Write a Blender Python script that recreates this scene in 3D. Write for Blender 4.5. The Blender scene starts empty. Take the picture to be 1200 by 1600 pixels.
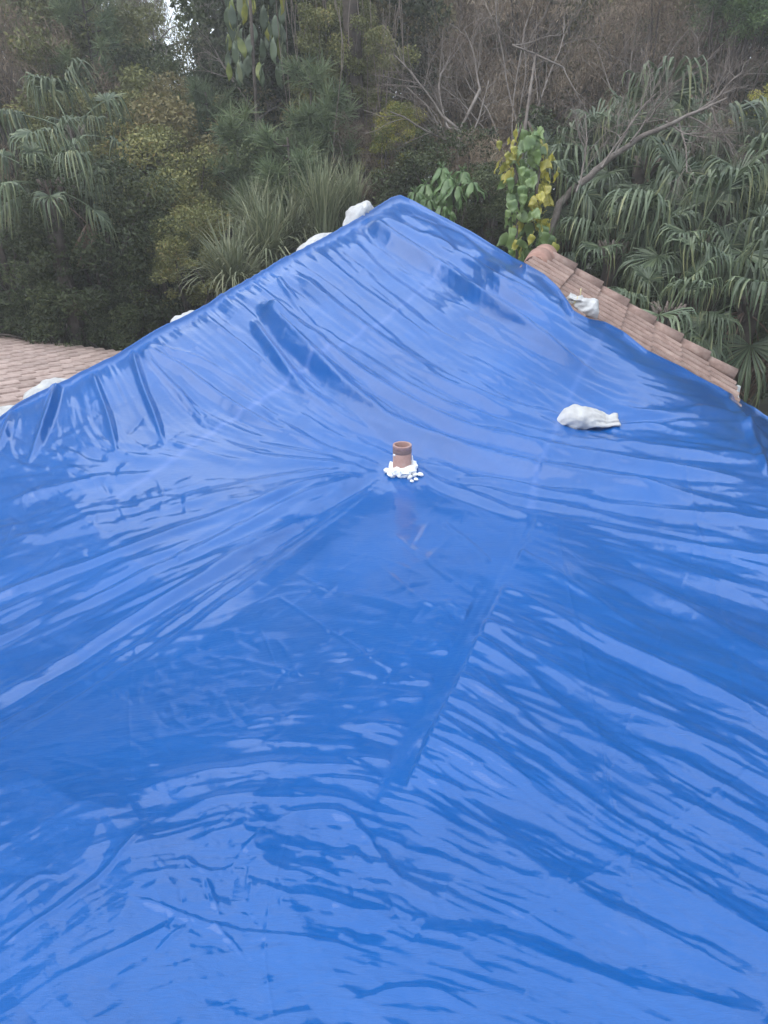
import bpy, bmesh, math, random
import numpy as np
from mathutils import Vector, Matrix

C = bpy.context.scene.collection
PI = math.pi
random.seed(7)
RS = np.random.RandomState(11)

# ------------------------------------------------------------------ camera, sky, sun, exposure
CAMZ = 5.8                      # eye height above the ground
PITCH = math.radians(26.0)
F = 1155.0                      # focal length in photograph pixels
cam_d = bpy.data.cameras.new('camera'); cam = bpy.data.objects.new('camera', cam_d); C.objects.link(cam)
cam.location = (0, 0, CAMZ); cam.rotation_euler = (PI/2 - PITCH, 0, 0)
cam_d.sensor_fit = 'VERTICAL'; cam_d.sensor_height = 36.0; cam_d.sensor_width = 27.0
cam_d.lens = 36.0*F/1600.0; cam_d.clip_start = 0.05; cam_d.clip_end = 600
bpy.context.scene.camera = cam

SUN_EL, SUN_AZ = math.radians(52), math.radians(-105)    # azimuth from +Y towards +X
world = bpy.data.worlds.new('World'); bpy.context.scene.world = world; world.use_nodes = True
wn = world.node_tree.nodes; wl = world.node_tree.links
bg = wn['Background']
sky = wn.new('ShaderNodeTexSky'); sky.sky_type = 'NISHITA'; sky.sun_disc = False
sky.sun_elevation = SUN_EL; sky.sun_rotation = SUN_AZ
sky.air_density = 1.0; sky.dust_density = 1.2; sky.ozone_density = 1.0; sky.altitude = 10
# thin bright overcast mixed over the clear sky
tc = wn.new('ShaderNodeTexCoord'); cn = wn.new('ShaderNodeTexNoise'); cn.inputs['Scale'].default_value = 2.2
cn.inputs['Detail'].default_value = 5; wl.new(tc.outputs['Generated'], cn.inputs['Vector'])
cr = wn.new('ShaderNodeMapRange'); cr.inputs['From Min'].default_value = 0.3; cr.inputs['From Max'].default_value = 0.75
cr.inputs['To Min'].default_value = 0.65; cr.inputs['To Max'].default_value = 0.95; wl.new(cn.outputs['Fac'], cr.inputs['Value'])
mx = wn.new('ShaderNodeMixRGB'); wl.new(cr.outputs['Result'], mx.inputs['Fac']); wl.new(sky.outputs['Color'], mx.inputs['Color1'])
mx.inputs['Color2'].default_value = (11.8, 13.0, 14.6, 1)
wl.new(mx.outputs['Color'], bg.inputs['Color']); bg.inputs['Strength'].default_value = 0.12

sun_d = bpy.data.lights.new('sun', 'SUN'); sun = bpy.data.objects.new('sun', sun_d); C.objects.link(sun)
sun_d.energy = 1.4; sun_d.angle = math.radians(70); sun_d.color = (1.0, 0.96, 0.90)
sdir = Vector((math.sin(SUN_AZ)*math.cos(SUN_EL), math.cos(SUN_AZ)*math.cos(SUN_EL), math.sin(SUN_EL)))
sun.rotation_euler = sdir.to_track_quat('Z', 'Y').to_euler()
vs_ = bpy.context.scene.view_settings
bpy.context.scene.display_settings.display_device = 'sRGB'
vs_.view_transform = 'Standard'; vs_.look = 'None'; vs_.gamma = 1; vs_.exposure = 0.55; vs_.use_curve_mapping = False
bpy.context.scene.cycles.use_denoising = True
bpy.context.scene.cycles.max_bounces = 6
bpy.context.scene.cycles.transparent_max_bounces = 8

# ------------------------------------------------------------------ helpers
cp, sp = math.cos(PITCH), math.sin(PITCH)
def ray(u, v):                                   # direction through a photograph pixel (forward component 1)
    r = (np.asarray(u, float)-600)/F; s = (800-np.asarray(v, float))/F
    return np.stack([r, cp+s*sp, -sp+s*cp], -1)
def at(u, v, t):                                 # point at depth t, camera at origin
    return ray(u, v)*np.asarray(t)[..., None] if np.ndim(t) else ray(u, v)*t
def proj(p):
    p = np.asarray(p, float); d = p[..., 1]*cp - p[..., 2]*sp; up = p[..., 1]*sp + p[..., 2]*cp
    return 600+F*p[..., 0]/d, 800-F*up/d, d
UP = np.array([0, 0, CAMZ])

def mesh_np(name, verts, faces, smooth=True):
    """verts (n,3); faces (m,k) int array or list of such arrays"""
    me = bpy.data.meshes.new(name)
    fl = faces if isinstance(faces, list) else [faces]
    fl = [np.asarray(f, np.int32) for f in fl if len(f)]
    verts = np.asarray(verts, np.float32)
    nl = sum(f.size for f in fl); npoly = sum(len(f) for f in fl)
    me.vertices.add(len(verts)); me.vertices.foreach_set('co', verts.ravel())
    me.loops.add(nl); me.loops.foreach_set('vertex_index', np.concatenate([f.ravel() for f in fl]))
    me.polygons.add(npoly)
    tot = np.concatenate([np.full(len(f), f.shape[1], np.int32) for f in fl])
    st = np.concatenate([[0], np.cumsum(tot)[:-1]]).astype(np.int32)
    me.polygons.foreach_set('loop_start', st); me.polygons.foreach_set('loop_total', tot)
    me.polygons.foreach_set('use_smooth', np.full(npoly, smooth))
    me.update(calc_edges=True); me.validate()
    return me
def link(name, me, mat=None, parent=None, loc=None, rot=None, scale=None):
    o = bpy.data.objects.new(name, me); C.objects.link(o)
    if mat is not None and me is not None and len(me.materials) == 0: me.materials.append(mat)
    if parent is not None: o.parent = parent
    if loc is not None: o.location = loc
    if rot is not None: o.rotation_euler = rot
    if scale is not None: o.scale = scale if hasattr(scale, '__len__') else (scale,)*3
    return o
def tag(o, label=None, cat=None, group=None, kind=None):
    if label: o['label'] = label
    if cat: o['category'] = cat
    if group: o['group'] = group
    if kind: o['kind'] = kind
    return o
def empty(name, loc, label, cat, group=None, rot=None):
    o = bpy.data.objects.new(name, None); C.objects.link(o); o.location = loc; o.empty_display_size = .2
    if rot is not None: o.rotation_euler = rot
    return tag(o, label, cat, group)

class MB:                                          # collects geometry for ONE mesh
    def __init__(s): s.v = []; s.q = []; s.t = []; s.n = 0
    def add(s, v, q=None, t=None):
        v = np.asarray(v, float).reshape(-1, 3); s.v.append(v)
        if q is not None and len(q): s.q.append(np.asarray(q)+s.n)
        if t is not None and len(t): s.t.append(np.asarray(t)+s.n)
        s.n += len(v)
    def mesh(s, name, smooth=True):
        f = []
        if s.q: f.append(np.concatenate(s.q))
        if s.t: f.append(np.concatenate(s.t))
        return mesh_np(name, np.concatenate(s.v), f, smooth)
    def tube(s, pts, rad, k=6, cap=True):
        pts = np.asarray(pts, float); n = len(pts); rad = np.broadcast_to(rad, n)
        tan = np.gradient(pts, axis=0) if n > 2 else np.repeat((pts[1]-pts[0])[None], n, 0)
        tan /= np.linalg.norm(tan, axis=1, keepdims=True)+1e-9
        ref = np.array([0, 0, 1.]) if abs(tan[0][2]) < .9 else np.array([1., 0, 0])
        a = np.cross(tan, ref); a /= np.linalg.norm(a, axis=1, keepdims=True)+1e-9; b = np.cross(tan, a)
        th = np.arange(k)*2*PI/k
        v = pts[:, None]+rad[:, None, None]*(np.cos(th)[None, :, None]*a[:, None]+np.sin(th)[None, :, None]*b[:, None])
        i = np.arange(n-1)[:, None]*k; j = np.arange(k)[None]; j2 = (j+1) % k
        q = np.stack([i+j, i+j2, i+k+j2, i+k+j], -1).reshape(-1, 4)
        v = v.reshape(-1, 3)
        t = None
        if cap:
            v = np.vstack([v, pts[0], pts[-1]]); c0, c1 = n*k, n*k+1
            t = [[c0, (x+1) % k, x] for x in range(k)]+[[c1, (n-1)*k+x, (n-1)*k+(x+1) % k] for x in range(k)]
        s.add(v, q, t)
    def box(s, c, sz, R=None):
        x = np.array([[i, j, k] for i in (-.5, .5) for j in (-.5, .5) for k in (-.5, .5)])*np.asarray(sz)
        if R is not None: x = x@np.asarray(R).T
        s.add(x+np.asarray(c), [[0, 1, 3, 2], [4, 6, 7, 5], [0, 4, 5, 1], [2, 3, 7, 6], [0, 2, 6, 4], [1, 5, 7, 3]])

# ---- node material helpers
def new_mat(name):
    m = bpy.data.materials.new(name); m.use_nodes = True
    return m, m.node_tree.nodes, m.node_tree.links, m.node_tree.nodes['Principled BSDF']
def N(nn, typ, **kw):
    n = nn.new(typ)
    for k, v in kw.items():
        if k in n.inputs: n.inputs[k].default_value = v
        else: setattr(n, k, v)
    return n
def ramp(nn, stops):
    r = nn.new('ShaderNodeValToRGB'); e = r.color_ramp.elements
    while len(e) > 1: e.remove(e[-1])
    e[0].position = stops[0][0]; e[0].color = (*stops[0][1], 1)
    for p, c in stops[1:]:
        x = e.new(p); x.color = (*c, 1)
    return r
# ------------------------------------------------------------------ roof geometry (camera at origin; +CAMZ added on linking)
# right gable slope
RA = np.array([1.82, 8.84, -1.04]); RD = np.array([.94, -.34, 0]); RE = np.array([-.34, -.94, 0]); RK = 1.24/2.147
def zR(x, y): return RA[2] - RK*((x-RA[0])*RD[0]+(y-RA[1])*RD[1])
# left back slope
LN = np.array([.4, .917, 0]); LE = np.array([-.917, .4, 0]); LA, LK = -1.20, .2
def zL(x, y): return LA - LK*(LN[0]*x+LN[1]*y)
def t_plane(u, v, f):                              # depth at which the pixel's ray meets z = f(x, y)
    lo, hi = 1.0, 40.0; d = ray(u, v)
    for _ in range(50):
        m = (lo+hi)/2
        if d[2]*m > f(d[0]*m, d[1]*m): lo = m
        else: hi = m
    return (lo+hi)/2

EDGE = [(-420, 905, 5.6), (-250, 800, 5.8), (-100, 712, 6.0), (0, 652, 6.3), (30, 630, 6.45), (60, 613, 6.6), (110, 590, 6.75), (180, 555, 7.0), (215, 533, 7.15), (250, 512, 7.3),
        (300, 489, 7.55), (345, 462, 7.75), (400, 430, 8.05), (440, 405, 8.2), (480, 386, 8.4), (540, 352, 8.8), (560, 341, 8.95), (590, 322, 9.2), (612, 308, 9.4), (625, 304, 9.5), (640, 311, 9.5),
        (670, 327, 9.25), (700, 343, 8.95), (735, 361, 8.6), (770, 383, 8.25), (800, 401, 7.75)]
for (u, v) in [(822, 412), (850, 428), (872, 448), (885, 468), (895, 485), (920, 499), (945, 503), (975, 518), (1010, 546), (1030, 556), (1065, 573), (1100, 592), (1138, 614)]:
    EDGE.append((u, v, t_plane(u, v, zR)-.52))
EDGE += [(1165, 630, 8.1), (1200, 652, 7.9), (1260, 690, 7.7), (1380, 790, 7.2), (1560, 960, 6.5)]
EDGE = np.array(EDGE, float)
def cz(u, v, z): return (u, v, z/ray(u, v)[2])       # pixel + height -> pixel + depth
CTRL = [cz(628, 745, -2.08), cz(500, 760, -2.07), (300, 650, 6.25),
        cz(830, 715, -1.95), cz(830, 795, -1.99), cz(915, 655, -1.88), cz(1060, 680, -1.87), cz(1200, 800, -1.86), cz(1200, 730, -1.88), cz(1000, 800, -1.88),
        cz(1200, 1000, -1.77), cz(1200, 900, -1.83), cz(1000, 900, -1.86), cz(1400, 1000, -1.82), cz(200, 800, -2.12), cz(0, 750, -2.15), cz(0, 900, -2.15), cz(-250, 1000, -2.15), cz(150, 690, -2.04),
        cz(200, 900, -2.11), cz(300, 850, -2.08), cz(0, 1010, -2.09), cz(0, 1130, -1.88)]
def plane_px(pts, where):                            # the plane through three picture points: 1/depth is linear in the picture
    A = np.array([[1, u, v] for u, v, t in pts]); k = np.linalg.solve(A, [1/t for u, v, t in pts]); return [(u, v, 1/(k[0]+k[1]*u+k[2]*v)) for u, v in where]
_pk = (625, 304, 9.5); _pp = (628, 745, 2.08/-ray(628, 745)[2]); _pr = tuple(EDGE[np.argmin(abs(EDGE[:, 0]-885))]); _rr = cz(880, 690, -1.88)
CTRL += plane_px([_pk, _pp, _rr], [(640, 400), (650, 500), (665, 600), (720, 450), (740, 540), (760, 620), (700, 680)])
CTRL += plane_px([_pk, _pp, (300, 489, 7.55)], [(520, 500), (440, 560), (560, 430), (540, 640), (420, 500)])
P3 = [at(*c) for c in CTRL]+[at(u, v, t) for u, v, t in EDGE]
for u in (1010, 1065, 1100):         # a strip where the cloth lies on the tiles
    v = np.interp(u, EDGE[:, 0], EDGE[:, 1]); q = at(u, v, np.interp(u, EDGE[:, 0], EDGE[:, 2]))+np.array([RE[0], RE[1], 0])*.45
    q[2] = zR(q[0], q[1])+.12; P3.append(q)
for x in (-2.4, -1.3, 0, 1.0, 2.2):
    for y in (-2, -.6, .6, 1.4, 2.2, 3.0):
        if y == 3.0 and abs(x) > 1 or y >= 2.2 and x < -1: continue
        P3.append(np.array([x, y, -1.18 - (.215 - .03*min(max(x, 0), 1))*y - .05*min(max(x, 0), 1) - .03*max(-x, 0)]))
P3 = np.array(P3)
def tps_fit(P, lam=2e-3):
    X = P[:, :2]; n = len(X); D = np.linalg.norm(X[:, None]-X[None], axis=2)
    K = np.where(D > 0, D*D*np.log(D+1e-12), 0)+lam*np.eye(n); A = np.hstack([np.ones((n, 1)), X])
    M = np.block([[K, A], [A.T, np.zeros((3, 3))]]); s = np.linalg.solve(M, np.r_[P[:, 2], 0, 0, 0])
    return X, s[:n], s[n:]
TX, TW, TA = tps_fit(P3)
def S0(x, y):
    x = np.asarray(x, float); y = np.asarray(y, float); out = TA[0]+TA[1]*x+TA[2]*y
    for (px, py), w in zip(TX, TW):
        r2 = (x-px)**2+(y-py)**2+1e-12
        out = out + w*.5*r2*np.log(r2)
    return out
def hit(u, v):                                     # depth of the smooth tarp surface along pixel rays
    d = ray(u, v); a = np.full(d.shape[:-1], .3); b = np.full(d.shape[:-1], 14.)
    # coarse march then bisect
    ts = np.linspace(.3, 12, 60); prev = None; found = np.zeros(a.shape, bool)
    for t in ts:
        below = d[..., 2]*t < S0(d[..., 0]*t, d[..., 1]*t)
        new = below & ~found
        b = np.where(new, t, b); a = np.where(new, t-(ts[1]-ts[0]), a); found |= below
    for _ in range(12):
        m = (a+b)/2; below = d[..., 2]*m < S0(d[..., 0]*m, d[..., 1]*m)
        b = np.where(below, m, b); a = np.where(below, a, m)
    return (a+b)/2, found
# ------------------------------------------------------------------ the tarp: folds rasterised over the cloth, then a real relief mesh
GS = 2.0                                            # raster step
U0, U1, V0, V1 = -420, 1560, 296, 1900
RW, RH = int((U1-U0)/GS)+1, int((V1-V0)/GS)+1
gu, gv = np.meshgrid(U0+GS*np.arange(RW), V0+GS*np.arange(RH))
# smooth depth on a coarse raster that follows the far edge
ECU = np.arange(U0, U1+1, 10.); ECV = np.interp(ECU, EDGE[:, 0], EDGE[:, 1])
cq = np.linspace(0, 1, 110)**1.3
cu = np.repeat(ECU[None], len(cq), 0); cv = ECV[None]+1+(V1+40-ECV[None]-1)*cq[:, None]
ct, _ = hit(cu, cv)
def bil(A, x, y):
    x = np.clip(x, 0, A.shape[1]-1.001); y = np.clip(y, 0, A.shape[0]-1.001)
    i = x.astype(int); j = y.astype(int); fx = x-i; fy = y-j
    return (A[j, i]*(1-fx)+A[j, i+1]*fx)*(1-fy)+(A[j+1, i]*(1-fx)+A[j+1, i+1]*fx)*fy
def depth_at(u, v):
    u = np.asarray(u, float); v = np.asarray(v, float)
    e = np.interp(u, ECU, ECV)+1; q = np.clip((v-e)/(V1+40-e), 0, 1)**(1/1.3)
    return bil(ct, (u-U0)/10., q*(len(cq)-1))
DT = depth_at(gu, gv)
H = np.zeros_like(gu)                               # relief in metres

FOLDK = 2.3
def fold(pts, wu, wd, slope, taper=(.25, .35), sharp=1.5, big=False):
    tent = big and sharp < 1.75
    if tent: wd = max(wd, .8*wu)
    if sharp >= 1.5: sharp = 1.12+(sharp-1.5)*.9
    """ridge (slope>0) or groove along a polyline; wu/wd = half widths on the upper / lower side (pixels)"""
    pts = np.asarray(pts, float)
    # smooth the polyline
    L = np.r_[0, np.cumsum(np.linalg.norm(np.diff(pts, axis=0), axis=1))]; n = max(3, int(L[-1]/14)+2)
    s = np.linspace(0, L[-1], n); q = np.stack([np.interp(s, L, pts[:, 0]), np.interp(s, L, pts[:, 1])], 1)
    for _ in range(3): q[1:-1] = (q[:-2]+2*q[1:-1]+q[2:])/4
    W = max(wu, wd)*2.6
    i0 = max(0, int((q[:, 0].min()-W-U0)/GS)); i1 = min(RW, int((q[:, 0].max()+W-U0)/GS)+2)
    j0 = max(0, int((q[:, 1].min()-W-V0)/GS)); j1 = min(RH, int((q[:, 1].max()+W-V0)/GS)+2)
    if i1 <= i0 or j1 <= j0: return
    X = gu[j0:j1, i0:i1]; Y = gv[j0:j1, i0:i1]
    best = np.full(X.shape, 1e9); sd = np.zeros(X.shape); al = np.zeros(X.shape)
    for k in range(len(q)-1):
        a = q[k]; b = q[k+1]; e = b-a; l2 = e@e+1e-9
        # local window of this segment
        li0 = max(0, int((min(a[0], b[0])-W-X[0, 0])/GS)); li1 = int((max(a[0], b[0])+W-X[0, 0])/GS)+2
        lj0 = max(0, int((min(a[1], b[1])-W-Y[0, 0])/GS)); lj1 = int((max(a[1], b[1])+W-Y[0, 0])/GS)+2
        sl = (slice(lj0, max(lj1, 0)), slice(li0, max(li1, 0)))
        x = X[sl]-a[0]; y = Y[sl]-a[1]
        if x.size == 0: continue
        t = np.clip((x*e[0]+y*e[1])/l2, 0, 1); dx = x-t*e[0]; dy = y-t*e[1]; d = np.hypot(dx, dy)
        sg = np.sign(e[0]*y-e[1]*x); up = np.where(e[0] >= 0, -1, 1)*sg       # + on the picture's upper side
        m = d < best[sl]
        best[sl] = np.where(m, d, best[sl]); sd[sl] = np.where(m, d*up, sd[sl]); al[sl] = np.where(m, (s[k]+t*(s[k+1]-s[k]))/L[-1], al[sl])
    w = np.where(sd > 0, wu, wd)
    tf = np.clip(al/max(taper[0], 1e-3), 0, 1)*np.clip((1-al)/max(taper[1], 1e-3), 0, 1)
    tf = tf*tf*(3-2*tf)
    w = w*(.45+.55*tf)
    if tent:                                        # flat flanks meeting in a crisp crest
        z = np.clip(1-best/w, 0, 1)**1.12*tf; H[j0:j1, i0:i1] += slope*wu*DT[j0:j1, i0:i1]/F*FOLDK*(1.0+.45/(1+math.exp((q[:, 1].mean()-690)/25)))*z; return
    z = np.where(best < 1e8, np.exp(-(best/w)**sharp), 0)*tf
    H[j0:j1, i0:i1] += slope*min(wu, wd)*DT[j0:j1, i0:i1]/F*FOLDK*(1+(1.0 if max(wu, wd) > 9 else .35)/(1+math.exp((q[:, 1].mean()-690)/25)))*z

# the large folds one can follow in the photograph
BIG = [
 # pulled from the vent pipe down to the lower left
 ([(606, 742), (500, 800), (380, 885), (250, 975), (100, 1070), (-200, 1240)], 24, 22, -.20, (.12, .01), 1.6),
 ([(600, 745), (480, 832), (330, 930), (150, 1050), (0, 1135), (-200, 1235)], 12, 14, .24, (.15, .01), 1.8),
 ([(590, 762), (440, 862), (300, 965), (130, 1080), (-60, 1190)], 10, 10, -.22, (.2, .01), 1.6),
 ([(560, 800), (420, 900), (250, 1020), (80, 1130), (-80, 1215)], 16, 22, .16, (.3, .01), 1.6),
 ([(600, 740), (480, 775), (330, 850), (170, 930), (0, 1000), (-150, 1050)], 12, 9, .26, (.1, .01), 1.6),
 ([(600, 738), (470, 762), (330, 810), (150, 880), (0, 930), (-150, 960)], 10, 8, .24, (.1, .05), 1.6),
 ([(598, 737), (460, 770), (300, 850), (120, 945), (-60, 1040)], 7, 8, -.24, (.15, .05), 1.7),
 ([(590, 757), (430, 835), (250, 940), (80, 1045), (-100, 1150)], 8, 9, .24, (.1, .01), 1.6),
 ([(585, 762), (440, 845), (280, 935), (130, 1030), (-60, 1150)], 6, 6, -.2, (.2, .1), 1.6),
 ([(520, 790), (400, 850), (260, 920), (100, 990)], 5, 6, .24, (.2, .3), 1.6),
 ([(600, 735), (470, 745), (330, 775), (180, 820), (20, 860)], 9, 10, .12, (.1, .3), 1.6),
 ([(598, 732), (500, 715), (420, 700), (350, 672)], 9, 9, .15, (.15, .4), 1.6),
 ([(600, 731), (500, 700), (430, 660), (385, 610)], 9, 9, .17, (.15, .4), 1.6),
 ([(650, 742), (720, 770), (800, 800), (900, 820), (1060, 850), (1250, 880)], 10, 12, .20, (.1, .05), 1.6),
 ([(655, 748), (700, 775), (780, 800), (826, 806)], 5, 8, -.15, (.1, .3), 1.6),
 ([(640, 720), (720, 745), (830, 772), (960, 795), (1100, 805), (1300, 830)], 14, 12, .20, (.1, .05), 1.6),
 # long folds from the left hip across the main slope
 ([(400, 478), (450, 530), (520, 600), (600, 668), (680, 700), (800, 735), (950, 765), (1150, 790)], 24, 10, .36, (.05, .2), 1.5),
 ([(404, 478), (470, 520), (560, 590), (640, 640), (740, 680), (860, 705), (1000, 730), (1200, 755)], 16, 12, .28, (.05, .2), 1.5),
 ([(390, 500), (430, 560), (470, 615), (540, 660), (610, 690)], 14, 8, .24, (.1, .3), 1.5),
 ([(450, 420), (510, 475), (590, 535), (690, 600), (800, 650), (920, 680)], 16, 14, .20, (.1, .3), 1.5),
 ([(432, 430), (450, 460), (470, 490), (500, 520)], 8, 6, .16, (.1, .4), 1.5),
 ([(565, 345), (620, 385), (700, 435), (790, 495), (880, 560), (960, 610)], 18, 10, .32, (.08, .3), 1.5),
 ([(580, 338), (650, 365), (740, 420), (830, 480), (900, 530)], 12, 8, .22, (.08, .3), 1.5),
 ([(650, 360), (700, 385), (760, 430), (800, 450), (860, 470)], 9, 7, .22, (.1, .3), 1.5),
 ([(665, 380), (720, 395), (780, 410), (840, 450), (880, 478)], 6, 8, -.18, (.2, .1), 1.5),
 ([(545, 370), (600, 430), (660, 470), (730, 520)], 8, 12, .16, (.1, .3), 1.5),
 ([(620, 335), (660, 345), (720, 370), (780, 405)], 6, 9, .16, (.1, .3), 1.5),
 ([(600, 590), (700, 640), (800, 665), (900, 690), (1060, 705), (1220, 720)], 9, 12, .22, (.2, .1), 1.5),
 ([(640, 560), (760, 625), (860, 650), (960, 668), (1080, 660), (1180, 668)], 8, 9, .20, (.2, .2), 1.5),
 # the left part, hanging from the hip
 ([(90, 598), (80, 640), (60, 690), (38, 738)], 11, 11, .42, (.05, .5), 1.6),
 ([(20, 640), (10, 680), (-10, 720)], 9, 10, .3, (.1, .5), 1.6),
 ([(140, 580), (158, 620), (175, 670), (185, 720)], 9, 9, .26, (.1, .4), 1.6),
 ([(205, 545), (220, 600), (245, 660), (260, 705)], 10, 8, .30, (.1, .4), 1.6),
 ([(215, 543), (255, 590), (300, 640), (330, 680)], 8, 8, .26, (.1, .4), 1.6),
 ([(218, 540), (290, 580), (370, 640), (430, 675), (520, 700)], 9, 12, .28, (.05, .3), 1.5),
 ([(225, 538), (310, 560), (390, 610), (450, 650)], 7, 9, .22, (.05, .4), 1.5),
 ([(0, 790), (80, 770), (170, 745), (260, 735)], 9, 12, .2, (.2, .3), 1.6),
 ([(0, 840), (70, 845), (140, 815), (230, 790)], 9, 12, .16, (.2, .3), 1.6),
 # right edge
 ([(960, 655), (1020, 652), (1090, 657), (1150, 668), (1230, 700)], 4, 14, -.35, (.02, .2), 1.5),
 ([(1060, 640), (1110, 640), (1160, 660), (1210, 700)], 8, 9, .30, (.2, .1), 1.5),
 ([(1130, 620), (1160, 650), (1185, 700), (1200, 745)], 9, 10, .30, (.2, .1), 1.5),
 ([(1080, 690), (1140, 695), (1190, 712), (1260, 760)], 8, 9, -.22, (.3, .1), 1.5),
 ([(1120, 610), (1170, 640), (1230, 690)], 9, 14, .2, (.2, .1), 1.5),
 # right of the panel seam
 ([(640, 1110), (760, 1190), (900, 1290), (1020, 1370), (1160, 1450), (1300, 1510)], 26, 40, .17, (.08, .1), 1.9),
 ([(700, 980), (800, 1050), (900, 1130), (1050, 1250), (1200, 1330), (1350, 1400)], 16, 26, .17, (.08, .1), 1.9),
 ([(730, 960), (860, 1030), (1000, 1110), (1130, 1170), (1300, 1250)], 16, 22, .15, (.08, .1), 1.9),
 ([(760, 905), (880, 965), (1010, 1030), (1130, 1080), (1300, 1160)], 18, 18, .20, (.15, .1), 1.7),
 ([(900, 880), (1000, 920), (1100, 975), (1200, 1030), (1340, 1110)], 22, 14, .28, (.25, .1), 1.6),
 ([(820, 830), (920, 865), (1030, 895), (1200, 930), (1350, 970)], 14, 16, .16, (.15, .1), 1.8),
 ([(850, 940), (960, 1010), (1080, 1060), (1200, 1130), (1320, 1190)], 10, 16, .22, (.25, .1), 1.6),
 ([(650, 1060), (760, 1130), (870, 1220), (1000, 1310), (1100, 1360)], 10, 16, .14, (.1, .2), 1.9),
 ([(610, 1230), (700, 1290), (800, 1330), (900, 1400), (1040, 1480), (1200, 1540)], 22, 38, .15, (.1, .2), 1.9),
 ([(670, 1040), (760, 1085), (850, 1150), (960, 1240), (1080, 1300)], 8, 13, .14, (.1, .2), 1.9),
 ([(600, 1450), (720, 1460), (860, 1500), (1000, 1545), (1200, 1590)], 18, 40, .16, (.2, .1), 1.9),
 ([(540, 1570), (620, 1545), (680, 1548), (760, 1590)], 12, 18, .18, (.3, .3), 1.6),
 ([(750, 1400), (840, 1440), (900, 1480)], 6, 9, .16, (.3, .4), 1.6),
 # left of the seam, lower
 ([(180, 1250), (260, 1225), (340, 1205), (440, 1195), (560, 1200)], 14, 22, .20, (.2, .25), 1.8),
 ([(170, 1170), (280, 1150), (400, 1160), (520, 1165), (600, 1140)], 10, 14, .14, (.2, .2), 1.8),
 ([(250, 1285), (340, 1250), (460, 1240), (560, 1255), (600, 1290)], 9, 16, .18, (.2, .25), 1.8),
 ([(420, 1290), (480, 1270), (540, 1272), (590, 1330), (640, 1400)], 12, 18, .20, (.2, .25), 1.6),
 ([(430, 1110), (500, 1095), (570, 1100), (640, 1075)], 8, 12, .14, (.2, .2), 1.8),
 ([(0, 1480), (80, 1430), (160, 1370), (215, 1310), (235, 1285)], 8, 5, .22, (.1, .1), 1.7),
 ([(-40, 1440), (20, 1400), (60, 1365), (110, 1375)], 8, 8, .2, (.1, .3), 1.6),
 ([(60, 1540), (160, 1500), (260, 1450), (320, 1400)], 10, 18, .14, (.3, .3), 1.6),
 ([(195, 1400), (260, 1420), (330, 1445), (400, 1460), (520, 1475), (620, 1500)], 6, 12, .24, (.1, .3), 1.6),
 ([(330, 1440), (360, 1470), (385, 1500)], 6, 7, .22, (.1, .4), 1.6),
 ([(320, 1370), (332, 1400), (345, 1435)], 6, 8, .22, (.3, .3), 1.6),
 ([(370, 1345), (400, 1320), (420, 1290)], 6, 7, .2, (.3, .3), 1.6),
 ([(280, 1340), (310, 1360), (335, 1372), (380, 1350)], 6, 8, .2, (.3, .3), 1.6),
 ([(240, 1490), (270, 1460), (300, 1440)], 6, 7, .2, (.3, .3), 1.6),
 ([(-60, 1200), (40, 1210), (120, 1260), (230, 1275)], 26, 30, .12, (.1, .3), 1.9),
 # crossing creases on the flat triangle
 ([(690, 815), (720, 838), (760, 868), (768, 880)], 5, 6, .22, (.1, .1), 1.6),
 ([(425, 925), (480, 960), (540, 1000), (600, 1040), (650, 1055)], 3, 4, .22, (.1, .2), 1.6),
 ([(340, 1025), (400, 1035), (450, 1045), (500, 1060)], 3, 4, .2, (.1, .2), 1.6),
 ([(520, 1030), (560, 1028), (600, 1020)], 3, 3, .2, (.2, .2), 1.6),
 ([(405, 980), (420, 1010), (432, 1045)], 3, 3, .18, (.2, .2), 1.6),
 ([(520, 860), (600, 870), (680, 905)], 3, 3, .14, (.2, .2), 1.6),
 ([(455, 890), (520, 925), (600, 935), (660, 960)], 4, 4, .12, (.2, .2), 1.6),
 ([(610, 830), (660, 870), (700, 900), (745, 930)], 5, 5, .16, (.2, .2), 1.6),
 ([(590, 880), (650, 930), (700, 960), (720, 985)], 5, 6, .16, (.2, .2), 1.6),
]
# creased-plastic facets: random heights joined by flat triangles, over a warped lattice
def facets(cell, amp, seed, ang, stretch, mask):
    global H
    r_s = np.random.RandomState(seed); c, s = math.cos(ang), math.sin(ang)
    X = (gu*c+gv*s)/(cell*stretch)+.33*np.sin(gv/cell*.9+seed)+.2*np.sin(gu/cell*1.7); Y = (-gu*s+gv*c)/cell+.33*np.sin(gu/cell*.8+2*seed)+.2*np.sin(gv/cell*1.9+1)
    X -= X.min(); Y -= Y.min(); i = X.astype(int); j = Y.astype(int); fx = X-i; fy = Y-j; G = r_s.uniform(-1, 1, (j.max()+2, i.max()+2)); flip = r_s.rand(*G.shape)[j, i] < .5
    a, b_, c_, d = G[j, i], G[j, i+1], G[j+1, i], G[j+1, i+1]
    z1 = np.where(fx > fy, a+(b_-a)*fx+(d-b_)*fy, a+(c_-a)*fy+(d-c_)*fx); gx = 1-fx
    z2 = np.where(gx > fy, b_+(a-b_)*gx+(c_-a)*fy, b_+(d-b_)*fy+(c_-d)*gx)
    H += amp*cell*DT/F*np.where(flip, z1, z2)*mask
def blob(cx, cy, sx, sy): return np.exp(-(((gu-cx)/sx)**2+((gv-cy)/sy)**2))
mk = .10+.22*np.clip((gv-700)/100, 0, 1)+.9*blob(330, 1390, 260, 130)+.5*blob(100, 780, 260, 90)+.4*blob(620, 1430, 160, 90)
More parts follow.
